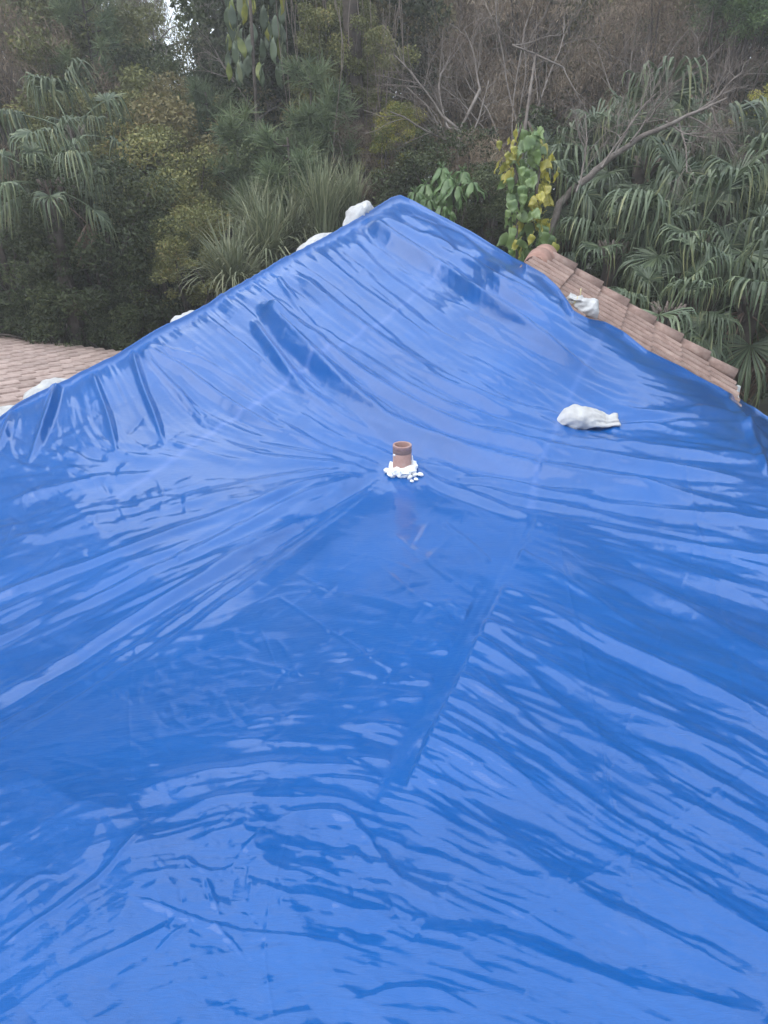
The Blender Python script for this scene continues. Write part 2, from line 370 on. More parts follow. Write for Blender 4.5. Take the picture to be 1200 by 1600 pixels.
facets(105, .085, 1, .35, 1.5, np.minimum(mk, 1.1)); facets(46, .085, 2, -.3, 1.6, np.minimum(mk, 1.1)*.8); facets(22, .07, 3, .3, 2.2, np.minimum(mk, 1)*.6)
facets(62, .08, 4, .6, 3.0, np.clip((gv-900)/500., .06, .8))
for p in ([(860, 780), (905, 1000), (950, 1230), (1010, 1500)], [(1060, 700), (1110, 900), (1180, 1150)], [(205, 1180), (200, 1100), (215, 1000)], [(700, 1500), (1000, 1330), (1200, 1180)], [(430, 1600), (412, 1500), (420, 1420), (455, 1290)]):
    fold(p, 3, 3, .12, (.1, .1), 1.2)
for kk in range(-4, 9):                             # the grid of creases left by the packing folds
    for dr_ in (0, 1):
        a = math.radians(-28)+dr_*PI/2; cxy = np.array([math.cos(a), math.sin(a)]); nxy = np.array([-cxy[1], cxy[0]])
        q_ = np.array([0, 2.0])[None]+nxy[None]*(kk*.78)+cxy[None]*np.linspace(-6, 8, 60)[:, None]; q_ = q_[q_[:, 1] > .7]
        if len(q_) < 4: continue
        uq, vq, _d = proj(np.c_[q_, S0(q_[:, 0], q_[:, 1])]); ok = (uq > -200) & (uq < 1400) & (vq > np.interp(uq, EDGE[:, 0], EDGE[:, 1])+8) & (vq < 1750)
        if ok.sum() > 4: fold(np.c_[uq, vq][ok], 2.6, 2.6, .075, (.05, .05), 1.15)
rs = np.random.RandomState(41)
for k in range(34):                                 # fine lines fanning out of the pipe to the left
    a = math.radians(rs.uniform(147, 190)); L = rs.uniform(120, 520); c_ = rs.normal(0, .03); r0_ = rs.uniform(25, 120)
    p = [(606+math.cos(a+c_*q)*q_, 738+math.sin(a+c_*q)*q_) for q, q_ in zip((0, 1, 2, 3), (r0_, r0_+L*.33, r0_+L*.66, r0_+L))]
    fold(p, rs.uniform(3, 6), rs.uniform(3, 7), rs.uniform(.12, .26), (.15, .4), 1.6)
for k in range(22):                                 # and to the right
    a = math.radians(rs.uniform(2, 24)); L = rs.uniform(150, 520); r0_ = rs.uniform(40, 160)
    p = [(650+math.cos(a*(1-.12*q))*q_, 742+math.sin(a*(1-.12*q))*q_) for q, q_ in zip((0, 1, 2, 3), (r0_, r0_+L*.33, r0_+L*.66, r0_+L))]
    fold(p, rs.uniform(3, 7), rs.uniform(3, 8), rs.uniform(.12, .26), (.15, .4), 1.6)
for a in BIG: fold(*a, big=True)

# direction the small wrinkles follow: (u, v, angle in degrees, downwards positive), strength, width, length
FIELD = [(500, 420, 38, 1, 1, 1), (600, 500, 38, .8, .8, 1), (700, 450, 38, 1, 1, 1), (800, 560, 30, .9, .8, 1.2), (900, 600, 25, .8, .8, 1.2), (430, 560, 45, 1.2, 1, 1), (520, 640, 35, 1.2, 1, 1),
 (700, 660, 28, 1.1, .9, 1.2), (850, 720, 18, 1, 1, 1.5), (1000, 700, 8, 1, 1, 1.3), (1150, 720, 6, 1, 1, 1), (1000, 820, 12, 1.1, 1, 1.5), (1180, 850, 12, 1.1, 1.1, 1.5), (1300, 1000, 25, 1, 1, 1),
 (700, 760, 22, 1, .9, 1.2), (60, 650, 110, .8, 1.2, .7), (180, 640, 75, .9, 1, .8), (260, 620, 55, 1, 1, .8), (330, 560, 40, .8, 1, 1), (350, 700, 22, .9, .8, .8), (100, 760, -20, 1, 1, .5), (230, 770, -25, 1, .8, .4),
 (450, 715, 8, .9, .7, 1), (300, 800, -22, .8, .8, 1.2), (100, 860, -20, .8, 1, 1.4), (450, 800, -32, .8, .8, 1.2), (250, 900, -30, .9, .9, 1.4), (50, 980, -28, 1, 1, 1.4), (150, 1060, -33, .8, 1, 1.2),
 (400, 930, -34, .3, 1, 1), (550, 850, 20, .15, .6, .5), (620, 900, 12, .2, .7, .5), (600, 980, 12, .35, .7, .5), (700, 900, 35, .35, .8, .5), (450, 1000, 0, .4, .6, .5), (500, 930, 0, .2, .6, .5), (690, 830, 20, .2, .6, .5), (300, 1080, -12, .8, .7, .5), (550, 1080, -6, .9, .9, .8), (400, 1150, -8, 1, .9, .9),
 (180, 1180, -4, .8, .9, .8), (500, 1220, -4, 1, 1.2, 1), (300, 1280, -18, .8, 1.3, .7), (520, 1330, 15, .9, 1.4, .7), (350, 1400, 10, .9, 1.4, .5), (100, 1400, -40, .3, 1.6, .9), (100, 1560, -32, .18, 2, 1), (400, 1560, -20, .18, 2, 1), (650, 1580, 10, .25, 2, 1), (250, 1480, -20, .3, 1.6, .8),
 (760, 980, 28, .9, .9, 1.1), (880, 900, 22, .9, .9, 1.3), (1000, 960, 24, 1, 1, 1.4), (900, 1080, 30, .95, 1, 1.4), (1100, 1080, 24, 1, 1, 1.4), (720, 1150, 32, .95, 1.1, 1.4), (900, 1250, 35, .9, 1.2, 1.5), (1100, 1250, 28, .9, 1.2, 1.5),
 (700, 1300, 30, .9, 1.3, 1.4), (900, 1400, 30, .75, 1.4, 1.5), (1100, 1420, 28, .75, 1.4, 1.5), (620, 1400, 25, .9, 1.3, 1), (700, 1500, 18, .5, 1.5, 1), (1000, 1560, 22, .25, 2, 1.4), (1200, 1600, 25, .25, 2, 1), (850, 1480, 22, .35, 1.6, 1.2), (600, 1200, 20, .9, 1, .8)]
FD = np.array(FIELD, float)
def field(u, v):
    w = 1/((FD[:, 0]-u)**2+(FD[:, 1]-v)**2+1500)**1.5; w /= w.sum()
    a = np.radians(FD[:, 2]); c = (w*np.cos(a)).sum(); s = (w*np.sin(a)).sum()
    return math.atan2(s, c), (w*FD[:, 3]).sum(), (w*FD[:, 4]).sum(), (w*FD[:, 5]).sum()
def seam_side(u, v):                                # wrinkles do not cross the lower panel seam
    if 795 < v < 1250: return u > 830-(v-795)*.505
    return None
rs = np.random.RandomState(5)
def strand(u, v, L, jit):
    pts = [(u, v)]; a0 = field(u, v)[0]+rs.normal(0, jit); cur = rs.normal(0, .0009)
    side = seam_side(u, v)
    for sgn in (1, -1):
        x, y = u, v; dev = a0-field(u, v)[0]; seg = []
        for _ in range(int(L/2/15)):
            a = field(x, y)[0]+dev; dev += cur*15*sgn
            x += sgn*15*math.cos(a); y += sgn*15*math.sin(a)
            if seam_side(x, y) is not None and side is not None and seam_side(x, y) != side: break
            seg.append((x, y))
        pts = pts+seg if sgn == 1 else seg[::-1]+pts
    return pts
M_ONLY = False
def scatter(n, wr, lr, sl, jit, seed):
    global rs
    rs = np.random.RandomState(seed); k = 0
    while k < n:
        u = rs.uniform(-250, 1400); v = rs.uniform(310, 1650)
        if v < np.interp(u, EDGE[:, 0], EDGE[:, 1])+6: continue
        if M_ONLY and not (v < 720 and u > 330): continue
        k += 1
        a, st, wm, lm = field(u, v)
        L = rs.uniform(*lr)*lm; w = rs.uniform(*wr)*wm*(.75+.35*(v-300)/1000)
        p = strand(u, v, L, jit)
        if len(p) < 3: continue
        fold(p, w*rs.uniform(.6, 1.2), w*rs.uniform(.8, 1.6), sl*st*rs.uniform(.3, 1.0)*(1 if rs.rand() < .7 else -.8), (.3, .4), rs.uniform(.95, 1.35))
scatter(260, (6, 13), (160, 420), .15, .07, 21)
M_ONLY = True
scatter(650, (2.0, 5), (260, 620), .16, .03, 25)
M_ONLY = False
scatter(3000, (1.9, 4.2), (70, 280), .19, .06, 22)
scatter(3500, (1.5, 2.6), (16, 70), .20, .18, 23)
rs = np.random.RandomState(61)
for k in range(150):                                # short pulls that start hard at the lower panel seam
    v = rs.uniform(800, 1235); s_ = (v-795)/455.; u = 830-(v-795)*.505+12+8*s_; right_ = rs.rand() < .68
    if not right_ and v < 930: continue
    sgn = 1 if right_ else -1; x, y = (u if right_ else u-26-12*s_), v; p = [(x, y)]; dv = rs.normal(0, .12)
    for _ in range(int(rs.uniform(4, 20) if right_ else rs.uniform(3, 10))):
        a = field(x+60*sgn, y)[0]+dv; x += sgn*14*math.cos(a); y += sgn*14*math.sin(a); p.append((x, y))
    w = rs.uniform(2.5, 8.5)*(.6+.6*s_); fold(p, w, w*rs.uniform(.9, 1.6), rs.uniform(.10, .26), (.03, .55), 1.3)
# small crumples without a direction
rs = np.random.RandomState(31)
CR = [(120, 790, 120, 60, 26), (240, 780, 110, 50, 24), (330, 1390, 120, 70, 45), (620, 960, 130, 120, 25), (560, 1040, 200, 70, 40), (700, 900, 70, 80, 40), (300, 1080, 150, 70, 80), (650, 1420, 90, 70, 22), (100, 700, 120, 60, 40), (500, 1350, 90, 60, 30)]
for cx, cy, sx, sy, n in CR:
    for _ in range(n):
        x, y = rs.normal(cx, sx*.6), rs.normal(cy, sy*.6); a = rs.uniform(0, PI); L = rs.uniform(12, 45)
        b = a+rs.normal(0, .35)
        p = [(x-L*math.cos(a), y-L*.6*math.sin(a)), (x, y), (x+L*math.cos(b), y+L*.6*math.sin(b))]
        fold(p, rs.uniform(2.5, 7), rs.uniform(2.5, 7), rs.uniform(.06, .2)*rs.choice([-1, 1]), (.4, .4), 1.5)

# panel seams: wrinkles stop there and the doubled cloth lies flat
SEAMS = [([(946, 512), (905, 590), (868, 670), (838, 745), (830, 795), (765, 925), (700, 1045), (640, 1150), (588, 1250)], (4, 4, 4, 5, 7, 10, 12, 13, 8)),
         ([(705, 415), (650, 462), (590, 510), (515, 555), (450, 600), (366, 655), (290, 705), (160, 790)], (2, 2, 2.5, 3, 3.2, 3.5, 3.5, 2))]
def dist_poly(pts, widths):
    best = np.full(gu.shape, 1e9); sd = np.zeros(gu.shape); ww = np.ones(gu.shape)
    for k in range(len(pts)-1):
        a = np.array(pts[k], float); b = np.array(pts[k+1], float); e = b-a
        t = np.clip(((gu-a[0])*e[0]+(gv-a[1])*e[1])/(e@e), 0, 1); dx = gu-a[0]-t*e[0]; dy = gv-a[1]-t*e[1]; d = np.hypot(dx, dy)
        m = d < best; best = np.where(m, d, best); sd = np.where(m, np.sign(e[0]*dy-e[1]*dx)*d, sd); ww = np.where(m, widths[k]*(1-t)+widths[k+1]*t, ww)
    return best, sd, ww
def blur(A, n):
    for _ in range(n):
        A = (np.roll(A, 1, 0)+2*A+np.roll(A, -1, 0))/4; A = (np.roll(A, 1, 1)+2*A+np.roll(A, -1, 1))/4
    return A
HB = blur(H, 260)
SEAMW = np.zeros_like(gu)
for k, (pts, wd) in enumerate(SEAMS):
    b, sd, ww = dist_poly(pts, wd)
    m = 1/(1+np.exp(np.clip((b-ww)/1.8, -30, 30))); amt = .92 if k == 0 else .12
    fade = np.clip((gv-790)/40, .35, 1) if k == 0 else 1
    H = H*(1-m*amt*fade)+HB*m*amt*fade
    if k == 0: H -= .005*np.exp(-(b/(ww*1.15))**2)*np.clip((gv-780)/30, 0, 1)
    SEAMW = np.maximum(SEAMW, 1/(1+np.exp(np.clip((b-ww*.9)/1.0, -30, 30)))*(.5 if k == 0 else 1)*np.where(gv > 800, 0 if k == 0 else 1, 1))

# calm the relief near the upper edge so the outline stays where it is
ed = np.interp(gu, EDGE[:, 0], EDGE[:, 1])
k_ = np.clip((gv-ed)/26., 0, 1); H *= (.5+.5*k_*k_*(3-2*k_))
# local pull-up round the pipe, and dents under the bags
PIPE_PX = (629, 748)
r_ = np.hypot((gu-629)/1.0, (gv-745)/.6); H += .05*np.exp(-(r_/30.)**1.3)
H -= .03*np.exp(-(((gu-915)/48.)**2+((gv-662)/14.)**2))

# mesh: columns follow u, rows run from the edge down past the feet
NU, NV = 820, 640
uc = np.concatenate([np.linspace(U0, -20, 60)[:-1], np.linspace(-20, 1220, NU-120), np.linspace(1220, U1, 61)[1:]])
qv = np.linspace(0, 1, NV)
ve = np.interp(uc, EDGE[:, 0], EDGE[:, 1])
for _ in range(2): ve[1:-1] = (ve[:-2]+2*ve[1:-1]+ve[2:])/4
MU = np.repeat(uc[None], NV, 0); MV = ve[None]+(V1-ve[None])*qv[:, None]
TT = depth_at(MU, MV)
te = np.interp(uc, EDGE[:, 0], EDGE[:, 2])          # exact depth at the edge, blended in
bl = np.exp(-((MV-ve[None])/16.)**2); TT = TT*(1-bl)+te[None]*bl
PT = ray(MU, MV)*TT[..., None]
hh = bil(H, (MU-U0)/GS, (MV-V0)/GS)
PT[..., 2] += hh
seam_v = bil(SEAMW, (MU-U0)/GS, (MV-V0)/GS)
# near border: carry the cloth on behind the camera
base = PT[-1].copy(); extra = []
for k in range(1, 9):
    q = base.copy(); q[:, 1] -= .3*k; q[:, 0] *= 1+.12*k; q[:, 2] = S0(q[:, 0], q[:, 1])*1.0 + (base[:, 2]-S0(base[:, 0], base[:, 1])); extra.append(q)
# far border: the cloth turns over the hip / lies down on the tiles
top = PT[0]; tg = np.gradient(top, axis=0); nrm = np.stack([-tg[:, 1], tg[:, 0], 0*tg[:, 0]], 1); nrm /= np.linalg.norm(nrm, axis=1, keepdims=True)
nrm[nrm[:, 1] < 0] *= -1
nrm = np.stack([blur(np.repeat(nrm[None, :, i], 3, 0), 12)[1] for i in range(3)], 1)
right = np.clip((uc-790)/40., 0, 1)*(1-np.clip((uc-1140)/20., 0, 1))
wig = .5+.5*np.sin(uc*.045)*np.sin(uc*.017+1)
rows = []
for k, (o, dz) in enumerate([(.02, -.004), (.05, -.022), (.10, -.06), (.17, -.12), (.26, -.20), (.34, -.27)]):
    f_ = (1-right)[:, None]; r = top+nrm*(o*(.75+.5*wig))[:, None]*(f_+(1-f_)*.18)
    r[:, 2] = top[:, 2]+dz*(.8+.4*wig)*(1-right)-right*(.012+.012*k)
    rows.append(r)
ALL = np.concatenate([np.array(rows)[::-1], PT, np.array(extra)], 0)
nr, nc = ALL.shape[:2]
idx = np.arange(nr*nc).reshape(nr, nc)
quads = np.stack([idx[:-1, :-1], idx[1:, :-1], idx[1:, 1:], idx[:-1, 1:]], -1).reshape(-1, 4)
tarp_me = mesh_np('tarp', ALL.reshape(-1, 3)+UP, quads)
at_s = tarp_me.attributes.new('seam', 'FLOAT', 'POINT')
sv = np.zeros((nr, nc), np.float32); sv[6:6+NV] = seam_v; at_s.data.foreach_set('value', sv.ravel())
# woven-direction coordinate
uvw = tarp_me.attributes.new('cloth', 'FLOAT_VECTOR', 'POINT')
uvw.data.foreach_set('vector', (ALL.reshape(-1, 3)).astype(np.float32).ravel())

def tarp_z(x, y):                                   # surface height incl. relief at a plan position
    z = float(S0(x, y)); u, v, _ = proj(np.array([x, y, z])); return z+float(bil(H, np.array([(u-U0)/GS]), np.array([(v-V0)/GS]))[0])
def tarp_at(u, v):
    t = float(depth_at(np.array([u]), np.array([v]))[0]); p = ray(u, v)*t
    p[2] += float(bil(H, np.array([(u-U0)/GS]), np.array([(v-V0)/GS]))[0]); return p

# ---- tarp material
m, nn, ll, b = new_mat('blue_polyethylene'); TARP = m
geo = N(nn, 'ShaderNodeTexCoord')
n1 = N(nn, 'ShaderNodeTexNoise', Scale=1.3, Detail=6.0, Roughness=.6); ll.new(geo.outputs['Object'], n1.inputs['Vector'])
rp = ramp(nn, [(.3, (.001, .075, .29)), (.7, (.002, .095, .355))]); ll.new(n1.outputs['Fac'], rp.inputs['Fac'])
a1 = N(nn, 'ShaderNodeAttribute', attribute_name='seam')
mxc = N(nn, 'ShaderNodeMixRGB'); mxc.inputs['Color2'].default_value = (.13, .22, .55, 1)
mm = N(nn, 'ShaderNodeMath', operation='MULTIPLY'); mm.inputs[1].default_value = .28; ll.new(a1.outputs['Fac'], mm.inputs[0])
ll.new(mm.outputs[0], mxc.inputs['Fac']); ll.new(rp.outputs['Color'], mxc.inputs['Color1'])
# faint dust, as stains with their own shape
n2 = N(nn, 'ShaderNodeTexNoise', Scale=5.0, Detail=8.0, Roughness=.7); ll.new(geo.outputs['Object'], n2.inputs['Vector'])
mr = N(nn, 'ShaderNodeMapRange'); mr.inputs['From Min'].default_value = .5; mr.inputs['From Max'].default_value = .8; mr.inputs['To Max'].default_value = .05
ll.new(n2.outputs['Fac'], mr.inputs['Value'])
mxd = N(nn, 'ShaderNodeMixRGB'); mxd.inputs['Color2'].default_value = (.35, .40, .50, 1); ll.new(mr.outputs[0], mxd.inputs['Fac']); ll.new(mxc.outputs[0], mxd.inputs['Color1'])
ll.new(mxd.outputs[0], b.inputs['Base Color'])
rr = N(nn, 'ShaderNodeMapRange'); rr.inputs['To Min'].default_value = .26; rr.inputs['To Max'].default_value = .36; ll.new(n2.outputs['Fac'], rr.inputs['Value'])
ll.new(rr.outputs[0], b.inputs['Roughness'])
b.inputs['IOR'].default_value = 1.62
b.inputs['Specular IOR Level'].default_value = .12
b.inputs['Coat Weight'].default_value = .82; b.inputs['Coat Roughness'].default_value = .12; b.inputs['Coat IOR'].default_value = 1.5
# fine crinkle + weave relief
n3 = N(nn, 'ShaderNodeTexNoise', Scale=38.0, Detail=5.0, Roughness=.65, Distortion=.6)
mp = N(nn, 'ShaderNodeMapping'); mp.inputs['Rotation'].default_value = (0, 0, math.radians(35)); mp.inputs['Scale'].default_value = (.45, 1.5, 1)
ll.new(geo.outputs['Object'], mp.inputs['Vector']); ll.new(mp.outputs[0], n3.inputs['Vector'])
w1 = N(nn, 'ShaderNodeTexWave', Scale=120.0, wave_type='BANDS', bands_direction='X'); w2 = N(nn, 'ShaderNodeTexWave', Scale=120.0, wave_type='BANDS', bands_direction='Y')
mp2 = N(nn, 'ShaderNodeMapping'); mp2.inputs['Rotation'].default_value = (0, 0, math.radians(-28)); ll.new(geo.outputs['Object'], mp2.inputs['Vector'])
ll.new(mp2.outputs[0], w1.inputs['Vector']); ll.new(mp2.outputs[0], w2.inputs['Vector'])
wa = N(nn, 'ShaderNodeMath', operation='ADD'); ll.new(w1.outputs['Fac'], wa.inputs[0]); ll.new(w2.outputs['Fac'], wa.inputs[1])
n5 = N(nn, 'ShaderNodeTexNoise', Scale=150.0, Detail=4.0, Roughness=.7)
mp5 = N(nn, 'ShaderNodeMapping'); mp5.inputs['Rotation'].default_value = (0, 0, math.radians(28)); mp5.inputs['Scale'].default_value = (.3, 1.6, 1)
ll.new(geo.outputs['Object'], mp5.inputs['Vector']); ll.new(mp5.outputs[0], n5.inputs['Vector'])
bp5 = N(nn, 'ShaderNodeBump', Strength=.5, Distance=.0022); ll.new(n5.outputs['Fac'], bp5.inputs['Height'])
bp1 = N(nn, 'ShaderNodeBump', Strength=.42, Distance=.005); ll.new(n3.outputs['Fac'], bp1.inputs['Height']); ll.new(bp5.outputs[0], bp1.inputs['Normal'])
bp2 = N(nn, 'ShaderNodeBump', Strength=.05, Distance=.002); ll.new(wa.outputs[0], bp2.inputs['Height']); ll.new(bp1.outputs[0], bp2.inputs['Normal'])
ll.new(bp2.outputs[0], b.inputs['Normal'])
tarp = link('blue_tarp', tarp_me, TARP)
tag(tarp, 'huge wrinkled shiny blue plastic tarp stretched over the whole near roof', 'tarp')
# ------------------------------------------------------------------ house: tiles, deck, walls
def tile_mat(name, c1, c2, c3):
    m, nn, ll, b = new_mat(name); tc = N(nn, 'ShaderNodeTexCoord'); oi = N(nn, 'ShaderNodeObjectInfo')
    n = N(nn, 'ShaderNodeTexNoise', Scale=9.0, Detail=8.0, Roughness=.7)
    ad = N(nn, 'ShaderNodeVectorMath', operation='ADD'); ll.new(tc.outputs['Object'], ad.inputs[0])
    sc = N(nn, 'ShaderNodeVectorMath', operation='SCALE'); sc.inputs['Scale'].default_value = 37.; cmb = N(nn, 'ShaderNodeCombineXYZ')
    ll.new(oi.outputs['Random'], cmb.inputs[0]); ll.new(oi.outputs['Random'], cmb.inputs[1]); ll.new(cmb.outputs[0], sc.inputs[0]); ll.new(sc.outputs[0], ad.inputs[1])
    ll.new(ad.outputs[0], n.inputs['Vector'])
    r = ramp(nn, [(.28, c1), (.5, c2), (.72, c3)]); ll.new(n.outputs['Fac'], r.inputs['Fac'])
    hs = N(nn, 'ShaderNodeHueSaturation'); mr = N(nn, 'ShaderNodeMapRange'); mr.inputs['To Min'].default_value = .82; mr.inputs['To Max'].default_value = 1.12
    ll.new(oi.outputs['Random'], mr.inputs['Value']); ll.new(mr.outputs[0], hs.inputs['Value']); ll.new(r.outputs['Color'], hs.inputs['Color'])
    ll.new(hs.outputs[0], b.inputs['Base Color']); b.inputs['Roughness'].default_value = .85
    n2 = N(nn, 'ShaderNodeTexNoise', Scale=90.0, Detail=6.0); ll.new(ad.outputs[0], n2.inputs['Vector'])
    bp = N(nn, 'ShaderNodeBump', Strength=.3, Distance=.004); ll.new(n2.outputs['Fac'], bp.inputs['Height']); ll.new(bp.outputs[0], b.inputs['Normal'])
    return m
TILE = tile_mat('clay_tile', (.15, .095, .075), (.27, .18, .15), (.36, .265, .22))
TILEL = tile_mat('sunlit_clay_tile', (.26, .185, .155), (.40, .295, .255), (.48, .375, .335))  # paler copy of the clay tile; brighter light on this slope put into colour
CAPM = tile_mat('clay_ridge_cap', (.27, .15, .115), (.37, .21, .165), (.44, .28, .22))
m, nn, ll, b = new_mat('stucco'); STUC = m; b.inputs['Base Color'].default_value = (.45, .40, .33, 1); b.inputs['Roughness'].default_value = .9
n = N(nn, 'ShaderNodeTexNoise', Scale=60.0, Detail=6.0); bp = N(nn, 'ShaderNodeBump', Strength=.4, Distance=.01); ll.new(n.outputs['Fac'], bp.inputs['Height']); ll.new(bp.outputs[0], b.inputs['Normal'])
m, nn, ll, b = new_mat('felt_underlay'); FELT = m; b.inputs['Base Color'].default_value = (.07, .055, .05, 1); b.inputs['Roughness'].default_value = .95
m, nn, ll, b = new_mat('white_metal'); WMET = m; b.inputs['Base Color'].default_value = (.62, .62, .60, 1); b.inputs['Roughness'].default_value = .45

house = empty('house', (0, 9, 0), 'low house roofed in pinkish clay tiles, mostly hidden under the blue tarp', 'house')
HO = np.array([0, 9., 0])
def hlink(name, me, mat, parent=house, M=None):
    o = link(name, me, mat, parent)
    if M is not None: o.matrix_local = M
    return o
def frame(org, ax, ay, az):                          # local x, y, z axes -> matrix (relative to the house root)
    o = np.asarray(org)+UP-HO
    return Matrix(((ax[0], ay[0], az[0], o[0]), (ax[1], ay[1], az[1], o[1]), (ax[2], ay[2], az[2], o[2]), (0, 0, 0, 1)))
def unit(v): v = np.asarray(v, float); return v/np.linalg.norm(v)

def roll_tile(L, P, hgt, th=.014, k=6):
    """one tile, length along +x (downslope), one half-round roll and a shallow pan across y; upper end tucked low"""
    ys = []; zs = []
    for i in range(k+1):
        a = PI*i/k; ys.append(P*.30-P*.30*math.cos(a)); zs.append(hgt*math.sin(a)**.8)
    ys += [P*.8, P*1.06]; zs += [-.006, .0]
    ys = np.array(ys); zs = np.array(zs); n = len(ys); mb = MB()
    V = []
    for x, dz in ((-.03, -.012), (L, .018)):
        V.append(np.stack([np.full(n, x), ys, zs+dz], 1))
    for x, dz in ((L, .018-th), (-.03, -.012-th)):
        V.append(np.stack([np.full(n, x), ys, zs+dz], 1))
    V = np.concatenate(V); q = []
    for r in range(3):
        for j in range(n-1): q.append([r*n+j, r*n+j+1, (r+1)*n+j+1, (r+1)*n+j])
    mb.add(V, q); return mb.mesh('roof_tile', False)
# right slope
aD = unit([RD[0], RD[1], -RK]); aE = unit(RE); aN = np.cross(aD, aE); aN = aN if aN[2] > 0 else -aN
aY = np.cross(aN, aD)                                # completes a right-handed frame
sgnY = 1 if aY@aE > 0 else -1
CL, CP_ = .345, .215
tR = roll_tile(CL+.05, CP_, .034)
rsT = np.random.RandomState(3)
SLEN = 2.147/math.cos(math.atan(RK))
NCR = 7; CLR = SLEN/NCR
tR = roll_tile(CLR+.05, CP_, .036)
for i in range(NCR):
    for j in range(10):
        off = .14+CP_*j
        org = RA+aD*(i*CLR-.0)+unit(RE)*off+aN*(.02+rsT.uniform(-.003, .004))
        mid = org+aD*CLR*.5; uq, vq, dq = proj(mid); hx, hy, _h = proj(mid-unit(RE)*.12)
        if hy > np.interp(hx, EDGE[:, 0], EDGE[:, 1])+(2 if i == 0 else 22): continue
        # the profile is laid along whichever way the frame's y runs
        yv = aY; o2 = org if sgnY > 0 else org+unit(RE)*CP_
        sl = rsT.normal(0, .008); ax = unit(aD+yv*sl); ay = unit(np.cross(aN, ax))
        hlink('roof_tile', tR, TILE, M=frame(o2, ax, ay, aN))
# rake tiles: half barrels overlapping down the gable edge, the lower ones lifted so a dark gap shows
def barrel(L, r1, r2, th=.016, k=10, arc=PI):
    mb = MB(); V = []; a = np.linspace(-arc/2, arc/2, k+1)
    for x, r in ((0, r1), (L, r2), (L, r2-th), (0, r1-th)):
        V.append(np.stack([np.full(k+1, x), r*np.sin(a), r*np.cos(a)], 1))
    V = np.concatenate(V); n = k+1; q = []
    for rr_ in range(4):
        a0 = rr_*n; b0 = ((rr_+1) % 4)*n
        for j in range(k): q.append([a0+j, a0+j+1, b0+j+1, b0+j])
    for e in (0, k): q.append([e, n+e, 2*n+e, 3*n+e])
    mb.add(V, q); return mb
rk = barrel(CLR+.06, .082, .105).mesh('rake_tile', True)
lift = [.0, .0, .0, .01, .028, .045, .055]
for i in range(NCR):
    ax = unit(aD+aN*(.06+lift[i]*.7)); ay = unit(np.cross(aN, ax)); az = np.cross(ax, ay)
    org = RA+aD*(i*CLR-.02)+unit(RE)*.045+aN*(-.012+lift[i]*.35)
    hlink('rake_tile', rk, TILE, M=frame(org, ax, ay, az))
# ridge caps from the gable end back under the tarp, with a domed end
capm = barrel(.40, .125, .15, arc=PI*1.05).mesh('ridge_cap', True)
eR = unit(RE)
for i in range(2):
    ax = unit(-eR+np.array([0, 0, .05])); ay = unit(np.cross([0, 0, 1], ax)); az = np.cross(ax, ay)
    org = RA+eR*(.34*(i+1)-.02)+np.array([0, 0, -.075])
    o = hlink('ridge_cap', capm, CAPM, M=frame(org, ax, ay, az))
    if i == 0:
        mb = MB(); a = np.linspace(-PI*.52, PI*.52, 13); b_ = np.linspace(0, PI/2, 6); V = []
        for bb in b_: V.append(np.stack([.40+np.full(13, .055*math.sin(bb)), .15*math.cos(bb)*np.sin(a), .15*math.cos(bb)*np.cos(a)], 1))
        idx_ = np.arange(13*6).reshape(6, 13); q = np.stack([idx_[:-1, :-1], idx_[:-1, 1:], idx_[1:, 1:], idx_[1:, :-1]], -1).reshape(-1, 4)
        mb.add(np.concatenate(V), q); link('cap_end', mb.mesh('cap_end'), CAPM, o)
# deck under right slope + its other side + fascia + gable wall
mb = MB()
def slab(mb, quad, th):
    q = np.asarray(quad, float); nrm_ = unit(np.cross(q[1]-q[0], q[2]-q[0])); nrm_ = nrm_ if nrm_[2] > 0 else -nrm_
    mb.add(np.vstack([q, q-nrm_*th]), [[0, 1, 2, 3], [7, 6, 5, 4], [0, 4, 5, 1], [1, 5, 6, 2], [2, 6, 7, 3], [3, 7, 4, 0]])
A_ = RA-aN*.02+unit(RE)*.03
ep = np.array([at(u, v, t) for u, v, t in EDGE if 845 <= u <= 1140]); kd = (ep-RA)@aD; ke = (ep-RA)@unit(RE); o_ = np.argsort(kd)
ks = np.linspace(0, SLEN-.02, 9); kw = np.interp(ks, kd[o_], ke[o_])+.2
for k in range(8): slab(mb, [A_+aD*ks[k], A_+aD*ks[k+1], A_+aD*ks[k+1]+eR*kw[k+1], A_+aD*ks[k]+eR*kw[k]], .05)
aD2 = unit([-RD[0], -RD[1], -.45]); B_ = A_-np.array([0, 0, .005]); slab(mb, [B_, B_+aD2*.5, B_+aD2*.5+eR*.5, B_+eR*.5], .05)
hlink('roof_deck', (lambda me: me)(mb.mesh('roof_deck', False)), FELT, M=Matrix.Translation(Vector(UP-HO)))
# gutter along the right eave with its end cap
mb = MB(); g0 = RA+aD*(SLEN+.0)-aN*.06+np.array([0, 0, -.02]); dn = np.array([0, 0, -1.]); out = unit(RD)
prof = [(0, .0), (0, -.13), (.10, -.13), (.135, -.02), (.12, -.01), (.11, -.03), (.088, -.118), (.012, -.118), (.012, 0)]
V = []
for s_ in (0.02, .9):
    for (x, z) in prof: V.append(g0+out*(x+.02)+eR*s_+np.array([0, 0, z]))
n = len(prof); mb.add(V, [[i, (i+1) % n, n+(i+1) % n, n+i] for i in range(n)])
gut = hlink('gutter', mb.mesh('gutter', False), WMET, M=Matrix.Translation(Vector(UP-HO)))
mb = MB(); mb.add([g0+out*(x+.02)+eR*.018+np.array([0, 0, z]) for x, z in [(0, 0), (0, -.13), (.10, -.13), (.135, -.02)]], [[0, 1, 2, 3]])
mb.box(g0+out*.16+eR*.1+np.array([0, 0, -.11]), (.03, .05, .26))
